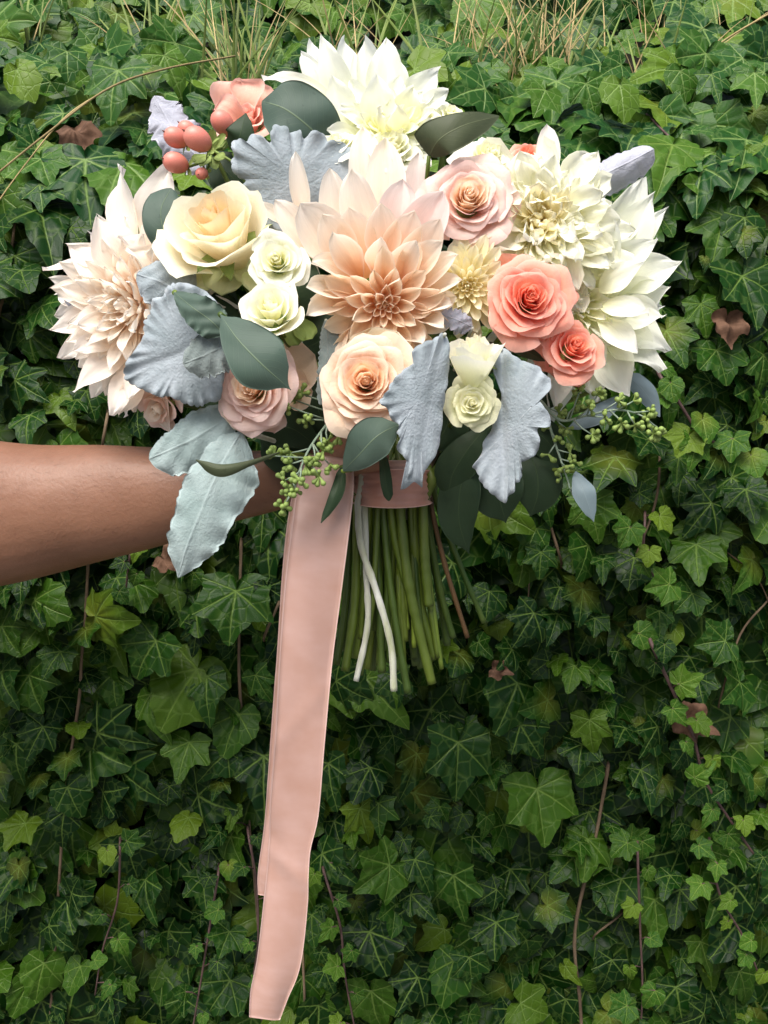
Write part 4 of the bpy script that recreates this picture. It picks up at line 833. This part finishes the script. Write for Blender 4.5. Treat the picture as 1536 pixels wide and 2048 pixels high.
rose('spray_rose', 'greenish ivory spray rose between two felted leaves', (944, 806, .528), (-.05, -.05, 1), 52, 'ivory_in', 'greenivory_out', 22, 1.0, .5, group=GW, seed=14)
rose('spray_rose', 'ivory spray rose right behind the tallest central dahlia petals', (786, 285, .585), (.1, .5, .86), 60, 'ivory_in', 'ivory_out', 20, 1.2, .5, group=GW, seed=15)
rose('spray_rose', 'white spray rose next to the round dark eucalyptus leaf', (672, 282, .590), (-.2, .6, .78), 55, 'ivory_in', 'ivory_out', 18, 1.0, .6, group=GW, seed=16)
rose('spray_rose', 'small ivory spray rose half under the olive eucalyptus leaf', (904, 222, .605), (.2, .5, .85), 34, 'ivory_in', 'ivory_out', 16, 1.0, .5, group=GW, seed=17)
rose('spray_rose', 'ruffled cream spray rose behind the blush pink rose', (978, 305, .592), (.15, .45, .88), 62, 'ivory_in', 'cream_out' if 'cream_out' in M else 'ivory_out', 22, 1.0, .6, group=GW, seed=18, ruf=.07)
rose('spray_rose', 'ivory spray rose facing up below the top white dahlia petals', (848, 225, .60), (.1, .6, .8), 46, 'ivory_in', 'ivory_out', 18, .9, .6, group=GW, seed=19, ruf=.05)

# ------------------------------------------------------------------ felted dusty miller leaves and eucalyptus leaves
def loft_leaf(mid, wl, wr, mat, depth_curl=.0, cren=0.0, ncren=7, nu=25, nv=80, thick=.0016, cup=.3, lobes=0.0, nlobe=3, seed=0, round_tip=.5, round_base=.4, fold=0.0, fan=0.0):
    """blade lofted over its midrib: mid = (px, py, depth) stations, wl / wr = half widths in px"""
    rs = np.random.RandomState(seed); q = spline(mid, nv); L = spline([(a,) for a in wl], nv)[:, 0]; Q = spline([(a,) for a in wr], nv)[:, 0]
    t = np.linspace(0, 1, nv); vs, uv = [], []
    env = np.clip(t / .12, 0, 1) ** round_base * np.clip((1 - t) / .14, 0, 1) ** round_tip
    env[0] = max(env[0], .12); env[-1] = max(env[-1], .04)
    def edge(ph):
        if not cren: return 0 * t
        tt = t + .012 * np.sin(t * 23 + ph) + .02 * np.sin(t * 9 + 2 * ph)
        c = cren * (np.abs(np.sin(tt * math.pi * ncren * 1.35 + ph)) ** .55 - .7) * (.75 + .5 * np.sin(t * 17 + ph)) + cren * .25 * np.sin(tt * math.pi * ncren * 3.9 + ph * 2)
        lo = lobes * (np.abs(np.sin(tt * math.pi * nlobe + ph * .5)) ** .7 - .6)
        return c + lo
    eL, eR = edge(rs.uniform(0, 3)), edge(rs.uniform(0, 3))
    phz = rs.uniform(0, 6.3)
    s = np.linspace(-1, 1, nu)
    P3 = [P(*p) for p in q]
    for j in range(nv):
        a, b = P3[max(0, j - 1)], P3[min(nv - 1, j + 1)]; T = (b - a).normalized(); N = V(0, 0, 1); N = (N - T * N.dot(T)).normalized(); X = T.cross(N)
        k = q[j][2] / F
        for sx in s:
            wd = (L[j] * env[j] + eL[j] * env[j]) if sx < 0 else (Q[j] * env[j] + eR[j] * env[j])
            wd = max(wd, 1.0) * k; x = sx * wd
            z = -cup * wd * sx * sx - fold * wd * abs(sx) + .10 * wd * math.sin(t[j] * 9 + phz + sx * 2) * abs(sx) + (.13 * wd * math.sin(t[j] * math.pi * ncren * 1.35 + phz) * abs(sx) ** 4 + .07 * wd * math.sin(t[j] * 13 + sx * 4 + phz) * math.cos(sx * 3 + t[j] * 6) if cren else 0)
            al = fan * k * float(sm(t[j], .35, 1)) * (-.7 * sx * sx + .50 * abs(math.sin(sx * 7.4 + phz)) ** .6 + .10 * math.sin(sx * 23)) if fan else 0
            vs.append(P3[j] + X * x + N * z + T * al); uv.append(((sx + 1) / 2, t[j]))
    fs = grid_faces(nu, nv); n = len(vs)
    # give the blade its thickness
    back = []
    for j in range(nv):
        a, b = P3[max(0, j - 1)], P3[min(nv - 1, j + 1)]; T = (b - a).normalized(); N = V(0, 0, 1); N = (N - T * N.dot(T)).normalized()
        back += [vs[j * nu + i] - N * thick for i in range(nu)]
    vs2 = vs + back; fs2 = fs + [tuple(reversed([i + n for i in f])) for f in fs]
    for j in range(nv - 1):
        a = j * nu; fs2.append((a + nu, a, a + n, a + nu + n)); a = j * nu + nu - 1; fs2.append((a, a + nu, a + nu + n, a + n))
    for i in range(nu - 1):
        fs2.append((i + 1, i, i + n, i + 1 + n)); a = (nv - 1) * nu + i; fs2.append((a, a + 1, a + 1 + n, a + n))
    return vs2, fs2, uv + uv
def outline_leaf(c, pts, d0, tilt, mat, teeth, nteeth, seed, root_v, tip_v, curl=.25, thick=.0016, ns=200, rings=12):
    """blade with a free outline: pts closed in px around centre c; tilt = depth change per px (x, y)"""
    rs = np.random.RandomState(seed); p = np.array(pts, float); q = spline(np.vstack([p, p[:1]]), ns + 1)[:-1]
    nx = np.roll(q, -1, 0) - np.roll(q, 1, 0); nx = nx / np.linalg.norm(nx, axis=1)[:, None]; nr = np.stack([nx[:, 1], -nx[:, 0]], 1)
    if ((q - np.array(c)) * nr).sum() < 0: nr = -nr
    k = np.arange(ns) / ns; q = q + nr * (teeth * (np.abs(np.sin(k * math.pi * nteeth + .6 * np.sin(k * 40))) ** .6 - .6) * (.7 + .5 * np.sin(k * 29 + seed)))[:, None]
    ph = rs.uniform(0, 6.3); ax = np.array(tip_v, float) - np.array(root_v, float); L = np.linalg.norm(ax); ax /= L; pr = np.array([-ax[1], ax[0]])
    vs, uv = [], []
    def add(x, y, f, kk):
        r = np.array([x, y]) - np.array(root_v); al = r @ ax / L; cr = r @ pr
        z = -curl * 60 * (f ** 2) * .3 + 5.0 * math.sin(al * 9 + cr * .02 + ph) * f + 4.0 * math.sin(cr * .06 + ph * 2) * f + 5.5 * f ** 6 * math.sin(kk * math.pi * nteeth + ph) - 5 * math.exp(-(cr / 9) ** 2)
        d = d0 + tilt[0] * (x - c[0]) + tilt[1] * (y - c[1]) - z * d0 / F
        vs.append(P(x, y, d)); uv.append((.5 + cr / 260, al))
    add(c[0], c[1], 0, 0)
    for j in range(1, rings + 1):
        f = j / rings
        for i in range(ns): add(c[0] + (q[i, 0] - c[0]) * f, c[1] + (q[i, 1] - c[1]) * f, f, k[i])
    fs = []
    for i in range(ns):
        b = (i + 1) % ns; fs.append((0, 1 + i, 1 + b))
        for j in range(rings - 1):
            A = 1 + j * ns; fs.append((A + i, A + ns + i, A + ns + b, A + b))
    n = len(vs); o = FW * thick; v2 = vs + [v + o for v in vs]; fs2 = fs + [tuple(reversed([i + n for i in f])) for f in fs]
    A = 1 + (rings - 1) * ns
    for i in range(ns):
        b = (i + 1) % ns; fs2.append((A + i, A + i + n, A + b + n, A + b))
    return v2, fs2, uv + uv
def outline_thing(label, c, pts, d0, tilt, mat, teeth, nteeth, seed, root_v, tip_v, stem):
    root = thing('dusty_miller_leaf', P(root_v[0], root_v[1], d0 + .01), label, 'leaf', GD)
    g = outline_leaf(c, pts, d0, tilt, mat, teeth, nteeth, seed, root_v, tip_v); part('blade', g[0], g[1], g[2], M[mat], root)
    add_stem(root, (root_v[0], root_v[1], d0 + .004), *stem)
def leaf_thing(name, label, cat, group, mid, wl, wr, mat, stem=None, **k):
    root = thing(name, P(*mid[0]), label, cat, group)
    g = loft_leaf(mid, wl, wr, mat, **k); part('blade', g[0], g[1], g[2], M[mat], root)
    if stem is not None: add_stem(root, mid[0], *stem)
    return root
GD = 'felted grey leaves in the bouquet'
WS1 = ([(716, 1012, .596), (722, 1090, .592), (755, 1190, .588), (782, 1290, .586), (788, 1382, .585)], 7.5, 'stem_white')
WS2 = ([(730, 1014, .600), (733, 1150, .596), (735, 1250, .594), (712, 1362, .592)], 6.8, 'stem_white')
def hid(): 
    a = rng.uniform(-40, 40); return ([(785 + a, 1010, .615), (785 + a, 1040, .616)], 4, 'stem_white')
dm = lambda label, mid, wl, wr, mat='felt', stem=None, **k: leaf_thing('dusty_miller_leaf', label, 'leaf', GD, mid, wl, wr, mat, stem or hid(), **k)
outline_thing('broad blue-grey felted leaf draped behind the central dahlia', (590, 360), [(460, 290), (476, 278), (493, 282), (505, 268), (524, 272), (540, 286), (542, 262), (552, 250), (572, 254), (582, 266), (600, 260), (608, 278), (624, 262), (643, 265), (655, 280), (675, 282), (701, 294), (721, 307), (724, 335), (708, 372), (665, 440), (610, 475), (550, 462), (522, 452), (505, 440), (508, 415), (492, 402), (484, 378), (490, 358), (472, 350), (462, 326), (468, 310)], .584, (.00002, .00006), 'felt', 5, 30, 1, (610, 470), (585, 255), hid())
outline_thing('wide fan-shaped pale grey felted leaf with raised veins', (372, 700), [(350, 565), (332, 576), (326, 592), (305, 598), (301, 625), (288, 645), (287, 672), (268, 702), (252, 725), (249, 754), (268, 770), (301, 786), (320, 794), (337, 792), (369, 806), (398, 812), (415, 804), (439, 799), (446, 760), (458, 700), (452, 640), (420, 590), (380, 568)], .545, (-.00004, .00003), 'felt', 4.5, 44, 2, (455, 675), (249, 748), WS1)
dm('grey felted leaf peeking over the fan-shaped one beside the blush dahlia', [(385, 600, .572), (330, 568, .566), (273, 548, .570)], [45, 55, 30], [45, 60, 30], 'felt', cren=6, ncren=4, seed=3)
dm('small dark grey felted leaf lying on the fan-shaped leaf', [(455, 690, .528), (415, 708, .524), (366, 728, .527)], [42, 44, 28], [42, 46, 28], 'felt_grey', cren=7, ncren=5, seed=4)
dm('pale green-grey felted leaf lying over the forearm', [(470, 825, .565), (400, 870, .560), (350, 895, .562), (298, 918, .568)], [30, 58, 56, 40], [40, 50, 36, 26], 'felt_green', cren=4, ncren=6, seed=5, cup=.2, round_tip=.55)
dm('long pale felted leaf hanging down across the forearm', [(484, 862, .562), (450, 918, .553), (410, 1004, .55), (375, 1090, .553), (356, 1156, .562)], [14, 72, 72, 52, 20], [12, 48, 58, 42, 16], 'felt_green', WS2, cren=5, ncren=9, lobes=6, nlobe=3, seed=6, cup=.22, round_tip=.6)
outline_thing('blue-grey felted leaf with toothed edge beside the peach rose', (838, 800), [(886, 664), (869, 677), (843, 687), (824, 703), (830, 723), (808, 739), (785, 762), (775, 782), (759, 804), (775, 817), (782, 837), (798, 850), (795, 866), (804, 882), (793, 895), (808, 914), (826, 938), (812, 962), (803, 980), (830, 964), (844, 974), (848, 946), (873, 907), (882, 863), (888, 804), (896, 755), (899, 690)], .514, (.00016, .00002), 'felt', 3.2, 40, 7, (890, 668), (832, 975), hid())
outline_thing('blue-grey felted leaf with scalloped edge under the coral roses', (1028, 850), [(1006, 694), (1032, 714), (1052, 724), (1078, 733), (1086, 746), (1101, 759), (1099, 782), (1078, 800), (1094, 821), (1101, 851), (1075, 857), (1080, 880), (1075, 903), (1062, 916), (1042, 925), (1044, 942), (1040, 961), (1030, 968), (1029, 984), (1018, 991), (1010, 1006), (993, 994), (974, 978), (961, 961), (954, 942), (946, 932), (964, 906), (967, 883), (983, 860), (994, 821), (1004, 795), (1003, 765), (990, 750), (985, 728), (990, 707)], .534, (-.00010, .00002), 'felt', 3.2, 40, 8, (1003, 698), (1008, 1003), hid())
dm('folded lilac-grey felted leaf pointing outward over the big white dahlia', [(1110, 392, .620), (1210, 348, .605), (1308, 298, .600)], [26, 34, 22], [28, 36, 30], 'felt_pale', cren=4, ncren=6, seed=9, cup=.9, round_tip=.25)
dm('pale lilac felted leaf with jagged edge behind the hypericum berries', [(415, 335, .640), (355, 270, .636), (308, 192, .640)], [30, 46, 24], [30, 44, 22], 'felt_pale', cren=11, ncren=7, lobes=9, seed=10)
dm('small pale felted leaf poking out beneath the blush dahlia petals', [(205, 592, .635), (160, 588, .63), (126, 596, .632)], [30, 30, 22], [26, 26, 18], 'felt_pale', cren=6, ncren=4, seed=11)
dm('narrow dark felted leaf wedged left of the peach rose', [(652, 640, .560), (655, 720, .548), (640, 810, .55)], [20, 26, 12], [10, 18, 10], 'felt_grey', cren=5, ncren=7, seed=12)
dm('small woolly white leaf behind the tall ivory bud', [(945, 655, .560), (915, 640, .553), (880, 628, .552)], [16, 22, 14], [16, 22, 14], 'felt_pale', cren=8, ncren=4, seed=13)
GE = 'eucalyptus leaves in the bouquet'
def hid2(): 
    a = rng.uniform(-45, 45); e_ = rng.uniform(-10, 10); return ([(785 + a * 1.3, 1010, .606 + rng.uniform(0, .02)), (785 + a * 1.5 + e_, 1150, .610), (785 + a * 1.9 + 2 * e_, rng.uniform(1240, 1340), .612)], rng.uniform(5, 8), rng.choice(['stem', 'stem_dark', 'stem']))
eu = lambda label, mid, wl, wr, mat='gum', **k: leaf_thing('eucalyptus_leaf', label, 'leaf', GE, mid, wl, wr, mat, hid2(), thick=.0006, **k)
eu('large round dark eucalyptus leaf next to the top white dahlia', [(668, 306, .602), (620, 256, .590), (570, 218, .588), (524, 202, .595)], [30, 60, 58, 30], [40, 70, 68, 30], 'gum', seed=21, cup=.10, round_tip=.6)
eu('broad olive eucalyptus leaf over the cream spray roses', [(858, 312, .565), (880, 278, .555), (930, 250, .555), (998, 232, .568)], [48, 46, 30, 10], [20, 36, 34, 12], 'gum_olive', seed=22, cup=.15)
eu('oval grey-green eucalyptus leaf between the blush dahlia and apricot rose', [(358, 515, .58), (330, 470, .572), (322, 420, .572), (342, 376, .578)], [12, 34, 38, 30], [10, 28, 34, 28], 'gum', seed=23, cup=.15, round_tip=.5)
eu('grey-green eucalyptus leaf with a torn end on the fan-shaped leaf', [(348, 584, .532), (385, 615, .520), (420, 640, .518), (448, 668, .520)], [10, 32, 36, 24], [8, 30, 36, 28], 'gum', seed=24, cup=.15, cren=2, ncren=8)
eu('pointed dark eucalyptus leaf lying across the pale pink rose', [(440, 628, .512), (475, 678, .502), (525, 730, .498), (582, 780, .505)], [6, 50, 60, 6], [6, 38, 56, 5], 'gum', seed=25, cup=.12, round_tip=.9, round_base=.8)
eu('dark eucalyptus leaf lying over the top of the ribbon', [(686, 942, .540), (718, 910, .528), (755, 872, .524), (802, 846, .530)], [8, 40, 44, 10], [6, 32, 40, 8], 'gum', seed=26, cup=.15, round_tip=.8)
eu('narrow edge-on eucalyptus leaf reaching over the forearm', [(560, 904, .545), (500, 925, .535), (440, 938, .530), (392, 920, .532)], [3, 7, 16, 6], [2, 5, 10, 4], 'gum_olive', seed=27, cup=.5)
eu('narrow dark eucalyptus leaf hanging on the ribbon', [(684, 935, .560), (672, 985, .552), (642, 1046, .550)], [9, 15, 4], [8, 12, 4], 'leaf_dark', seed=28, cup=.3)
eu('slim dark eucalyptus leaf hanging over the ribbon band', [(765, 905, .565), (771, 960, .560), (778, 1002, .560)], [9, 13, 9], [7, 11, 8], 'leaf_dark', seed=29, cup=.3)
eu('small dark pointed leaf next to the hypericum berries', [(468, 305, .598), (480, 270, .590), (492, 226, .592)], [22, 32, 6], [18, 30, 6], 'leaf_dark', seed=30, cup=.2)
eu('pale blue eucalyptus leaf hanging below the seeded sprig', [(1150, 942, .60), (1168, 985, .592), (1188, 1044, .596)], [6, 24, 6], [5, 22, 5], 'gum_blue', seed=31, cup=.2, round_tip=.8)
eu('pale blue eucalyptus leaf hanging behind the big white dahlia', [(1255, 750, .64), (1290, 785, .634), (1320, 834, .636)], [18, 24, 6], [14, 18, 5], 'gum_blue', seed=32, cup=.2)
eu('brownish narrow leaf under the bright coral rose', [(1005, 685, .578), (1045, 700, .570), (1090, 722, .57)], [6, 14, 5], [6, 12, 4], 'gum_olive', seed=33)
eu('bluish eucalyptus leaf crossing behind the seed clusters', [(1250, 792, .612), (1195, 828, .606), (1135, 858, .608)], [8, 20, 6], [8, 18, 5], 'gum_blue', seed=34)
def hanging(label, leaves, seed):
    root = thing('eucalyptus_sprig', P(*leaves[0][0][0]), label, 'sprig', 'hanging eucalyptus sprigs')
    for k, (mid, wd) in enumerate(leaves):
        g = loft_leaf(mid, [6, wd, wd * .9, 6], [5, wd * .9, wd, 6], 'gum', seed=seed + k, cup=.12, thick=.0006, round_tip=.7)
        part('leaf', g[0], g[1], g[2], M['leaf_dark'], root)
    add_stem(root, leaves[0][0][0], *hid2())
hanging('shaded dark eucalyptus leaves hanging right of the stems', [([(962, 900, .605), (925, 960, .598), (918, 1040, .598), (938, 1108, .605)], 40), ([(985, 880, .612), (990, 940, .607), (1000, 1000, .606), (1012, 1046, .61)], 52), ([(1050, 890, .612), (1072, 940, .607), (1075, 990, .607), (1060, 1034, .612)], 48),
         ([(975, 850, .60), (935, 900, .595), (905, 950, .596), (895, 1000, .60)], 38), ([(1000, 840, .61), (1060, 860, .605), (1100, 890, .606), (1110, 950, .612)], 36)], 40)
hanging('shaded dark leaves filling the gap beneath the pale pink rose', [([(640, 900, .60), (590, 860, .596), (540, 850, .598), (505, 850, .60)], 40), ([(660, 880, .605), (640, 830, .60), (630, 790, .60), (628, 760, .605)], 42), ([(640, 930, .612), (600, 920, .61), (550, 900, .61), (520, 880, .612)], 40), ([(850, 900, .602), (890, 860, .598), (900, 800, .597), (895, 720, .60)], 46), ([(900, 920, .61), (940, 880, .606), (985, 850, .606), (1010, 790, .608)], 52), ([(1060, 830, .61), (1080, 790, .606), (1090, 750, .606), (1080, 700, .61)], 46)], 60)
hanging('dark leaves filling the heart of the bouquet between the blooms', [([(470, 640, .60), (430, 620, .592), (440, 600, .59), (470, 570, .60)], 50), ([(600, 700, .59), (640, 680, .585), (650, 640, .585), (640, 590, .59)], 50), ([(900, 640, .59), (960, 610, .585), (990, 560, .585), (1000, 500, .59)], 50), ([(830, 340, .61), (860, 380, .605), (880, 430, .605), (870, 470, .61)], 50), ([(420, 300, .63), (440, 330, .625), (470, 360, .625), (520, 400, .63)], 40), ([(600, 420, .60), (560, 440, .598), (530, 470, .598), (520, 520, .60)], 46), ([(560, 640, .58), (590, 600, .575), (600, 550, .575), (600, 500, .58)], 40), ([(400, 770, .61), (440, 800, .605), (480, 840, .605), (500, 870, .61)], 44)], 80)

# ------------------------------------------------------------------ seeded eucalyptus sprigs
prof = [(.0, .10), (.12, .11), (.35, .12), (.55, .18), (.70, .25), (.84, .25), (.93, .16), (1.0, .04)]
bv = [(math.cos(a) * r, math.sin(a) * r, h) for h, r in prof for a in [2 * math.pi * k / 8 for k in range(8)]]
BUD = mesh('seed_bud', bv, grid_faces(8, len(prof), 0, True) + [tuple(len(bv) - 8 + k for k in range(8))], None, M['bud'])
def seeded(label, stem_pts, clusters, vis, nb=(6, 9)):
    root = thing('seeded_eucalyptus', P(*stem_pts[0]), label, 'sprig', 'seeded eucalyptus sprigs')
    sp = spline(stem_pts, 40); n = len(sp)
    tube('stem', [P(*q) for q in sp], list(np.linspace(.0010, .0005, n)), M['twig'], root, 6)
    for (x, y, dd) in clusters:
        j = int(np.argmin(np.hypot(sp[:, 0] - x, sp[:, 1] - y) + 18 * (np.arange(n) > n - 3))); j = max(0, j - 4)
        q = sp[j]; d = q[2] + dd; C = P(x, y, d)
        tube('twig', [P(*q), P((q[0] * .45 + x * .55) + rng.uniform(-5, 5), q[1] * .45 + y * .55, (q[2] + d) / 2 - .003), C], [.0006, .0005, .0004], M['twig'], root, 5)
        out = V((x - q[0]) / 60, -(y - q[1]) / 60, .7).normalized()
        for b in range(rng.randint(*nb)):
            v = Vector((rng.gauss(0, 1), rng.gauss(0, 1), rng.gauss(0, 1))).normalized(); v = (v + out * .45).normalized()
            o = put('seed_bud', BUD, root, C); s = rng.uniform(.0048, .0070)
            o.rotation_mode = 'QUATERNION'; o.rotation_quaternion = v.to_track_quat('Z', 'Y'); o.scale = (s, s, s)
    add_stem(root, stem_pts[0], *vis)
seeded('sprig of small green seed buds hanging over the ribbon and forearm', [(690, 800, .575), (660, 840, .562), (620, 895, .548), (600, 940, .542), (575, 1000, .540)],
       [(602, 787, -.012), (575, 812, -.010), (614, 838, -.004), (590, 800, .004), (686, 842, -.014), (678, 871, -.014), (655, 882, -.008), (647, 902, -.008), (581, 906, 0), (612, 933, -.006), (569, 961, 0), (592, 984, -.004), (566, 1014, 0), (639, 953, -.006), (549, 912, .006), (581, 928, .004), (630, 915, -.01), (600, 960, -.006), (660, 930, 0), (577, 988, .003)], hid2())
seeded('sprig of small green seed buds spreading under the big white dahlia', [(1080, 800, .60), (1120, 840, .588), (1170, 832, .582), (1230, 820, .580), (1280, 830, .584), (1322, 862, .592)],
       [(1159, 782, -.004), (1179, 815, -.01), (1117, 825, 0), (1185, 870, -.006), (1244, 847, -.008), (1237, 802, -.006), (1267, 802, 0), (1293, 838, 0), (1319, 857, 0), (1133, 857, .004), (1210, 835, -.008), (1300, 822, .002), (1150, 812, 0), (1270, 850, 0), (1306, 868, 0), (1195, 790, .002)], hid2())
seeded('drooping sprig of seed buds beside the scalloped felted leaf', [(1090, 820, .602), (1108, 880, .598), (1125, 930, .598), (1145, 990, .60)],
       [(1140, 906, 0), (1097, 909, 0), (1123, 955, 0), (1131, 932, -.004), (1148, 985, 0), (1118, 880, 0), (1085, 845, 0), (1150, 925, 0)], hid2(), (3, 5))

# ------------------------------------------------------------------ hypericum berries
def lathe_mesh(name, prof, mat, seg=16):
    v = [(math.cos(2 * math.pi * k / seg) * r, math.sin(2 * math.pi * k / seg) * r, h) for h, r in prof for k in range(seg)]
    return mesh(name, v, grid_faces(seg, len(prof), 0, True), None, mat)
BER = lathe_mesh('berry', [(-1, .02)] + [(-math.cos(a), math.sin(a) * (.86 + .08 * math.cos(a) * -1)) for a in np.linspace(.18, math.pi - .10, 13)] + [(1.02, .02)], M['berry'])
TIP = lathe_mesh('berry_tip', [(0, .10), (.12, .06), (.22, .02), (.23, .001)], M['berry_tip'], 8)
hy = thing('hypericum_sprig', P(430, 300, .615), 'sprig of glossy coral red hypericum berries beside the apricot rose', 'berries')
hub = P(425, 300, .612)
for x, y, d, r, ax in [(352, 276, .596, 23, (-.75, .25, .6)), (396, 279, .588, 27, (-.75, .35, .5)), (376, 262, .606, 20, (-.6, .5, .3)), (352, 326, .598, 24, (-.8, .1, .6)), (446, 247, .612, 25, (-.5, .6, .5)), (462, 262, .618, 17, (-.2, .6, .6)), (404, 347, .600, 14, (-.3, -.4, .8)), (524, 332, .612, 13, (0, .3, 1))]:
    C = P(x, y, d); a = V(*ax).normalized(); s = r * d / F
    o = put('berry', BER, hy, C); o.rotation_mode = 'QUATERNION'; o.rotation_quaternion = a.to_track_quat('Z', 'Y'); o.scale = (s, s, s * 1.12)
    t = bpy.data.objects.new('berry_tip', TIP); COL.objects.link(t); t.parent = o; t.location = (0, 0, .99)
    b = C - a * s * 1.05
    tube('stalk', [b, (b + hub) / 2 + V(0, -.003, 0), hub], .0009, M['sepal'], hy, 6)
    A, X, Yv = basis(a)
    for k in range(4):
        ph = k * 1.57 + .4; rd = X * math.cos(ph) + Yv * math.sin(ph)
        add_petal(hy, b, rd * .9 - a * .15, a, petal_grid(s * 1.0, s * .55, .5, .3, -.2, 0, .5), M['sepal'], 'sepal')
for x, y, tx, ty, wd in [(425, 298, 428, 258, 22), (428, 300, 452, 268, 20), (415, 310, 385, 325, 26), (420, 312, 402, 335, 24), (430, 312, 450, 318, 24), (425, 315, 432, 340, 20)]:
    petal_to(hy, (x, y, .608), (tx, ty, .598), wd, M['sepal'], (0, .2, 1), (.4, .3), -.2, 0, .5)
add_stem(hy, (425, 302, .614), *hid2())

# ------------------------------------------------------------------ ribbon
rb = thing('ribbon', P(785, 1015, .60), 'dusty pink satin ribbon tied round the stems with two long tails', 'ribbon')
def strip(name, st, mat, thick=.0004, nu=11, nv=110, bow=.0, wave=.0, parent=rb):
    """st = stations (centre px, py, depth, half width px, yaw)"""
    q = spline(st, nv); vs, uv = [], []
    for sgn in (0, 1):
        for j in range(nv):
            x, y, d, hw, yaw = q[j]; a = q[max(0, j - 1)]; b = q[min(nv - 1, j + 1)]
            T = (P(*b[:3]) - P(*a[:3])).normalized(); X = V(math.cos(yaw), 0, math.sin(yaw)); X = (X - T * X.dot(T)).normalized(); N = X.cross(T)
            if N.dot(FW) > 0: N = -N
            for k in range(nu):
                s = -1 + 2 * k / (nu - 1)
                p = P(x, y, d) + X * s * hw * d / F / max(.3, abs(math.cos(yaw))) + N * (bow * (1 - s * s) + wave * (math.sin(j / nv * 9 + s * 1.2) + .6 * math.sin(j / nv * 23 - s * 3.0) + .9 * math.exp(-((j / nv - .66 - s * .025) * 60) ** 2) + .5 * math.exp(-((j / nv - .42 + s * .04) * 80) ** 2)) - sgn * thick)
                vs.append(p); uv.append((k / (nu - 1), j / (nv - 1) * 8))
    n = nu * nv; fs = grid_faces(nu, nv); fs = [tuple(reversed(f)) for f in fs] + [tuple(i + n for i in f) for f in fs]
    for j in range(nv - 1):
        a = j * nu; fs.append((a, a + nu, a + nu + n, a + n)); a += nu - 1; fs.append((a + nu, a, a + n, a + nu + n))
    for i in range(nu - 1):
        a = (nv - 1) * nu + i; fs.append((a, a + 1, a + 1 + n, a + n)); fs.append((i + 1, i, i + n, i + 1 + n))
    return part(name, vs, fs, uv, M[mat], parent)
strip('tail', [(662, 915, .578, 46, .0), (651, 975, .572, 57, .05), (641, 1060, .568, 58, .05), (626, 1180, .565, 57, .0), (611, 1330, .563, 53, -.05), (600, 1480, .562, 50, .05), (588, 1620, .563, 50, .1), (578, 1700, .564, 43, .15), (572, 1800, .563, 45, .05), (558, 1920, .562, 44, -.1), (540, 1985, .560, 39, -.15), (529, 2036, .558, 31, -.2)], 'satin', bow=.0018, wave=.0013)
strip('tail', [(650, 925, .586, 48, .0), (634, 1010, .580, 54, .1), (618, 1150, .576, 54, .1), (602, 1330, .574, 50, .1), (585, 1500, .573, 46, .0), (568, 1650, .573, 40, .0), (548, 1750, .572, 33, .0), (540, 1792, .572, 24, .0)], 'satin', bow=.001, wave=.001)
# band wound round the stems
def band(y0, y1, rx, rz, cx, cz, mat, sag=10, lap=0.0):
    vs, uv = [], []; nu, nv = 56, 16
    for j in range(nv):
        s = j / (nv - 1); y = y0 + (y1 - y0) * s
        for k in range(nu):
            a = 2 * math.pi * k / nu; fr = max(0, math.sin(a))
            rr = 1 + .015 * math.sin(3 * a + j * .8) + .022 * math.sin(j * 2.2 + 2 * a) + (.02 if j in (0, nv - 1) else 0)
            vs.append(P(cx + rx * math.cos(a) * rr, y + sag * s * fr, cz) + V(0, 0, 1) * rz * math.sin(a) * rr); uv.append((s, k / nu * 4))
    part('band', vs, grid_faces(nu, nv, 0, True), uv, M[mat], rb)
band(925, 975, 73, .026, 784, .612, 'satin', 14)
band(942, 1003, 78, .0285, 785, .612, 'chiffon', 14)
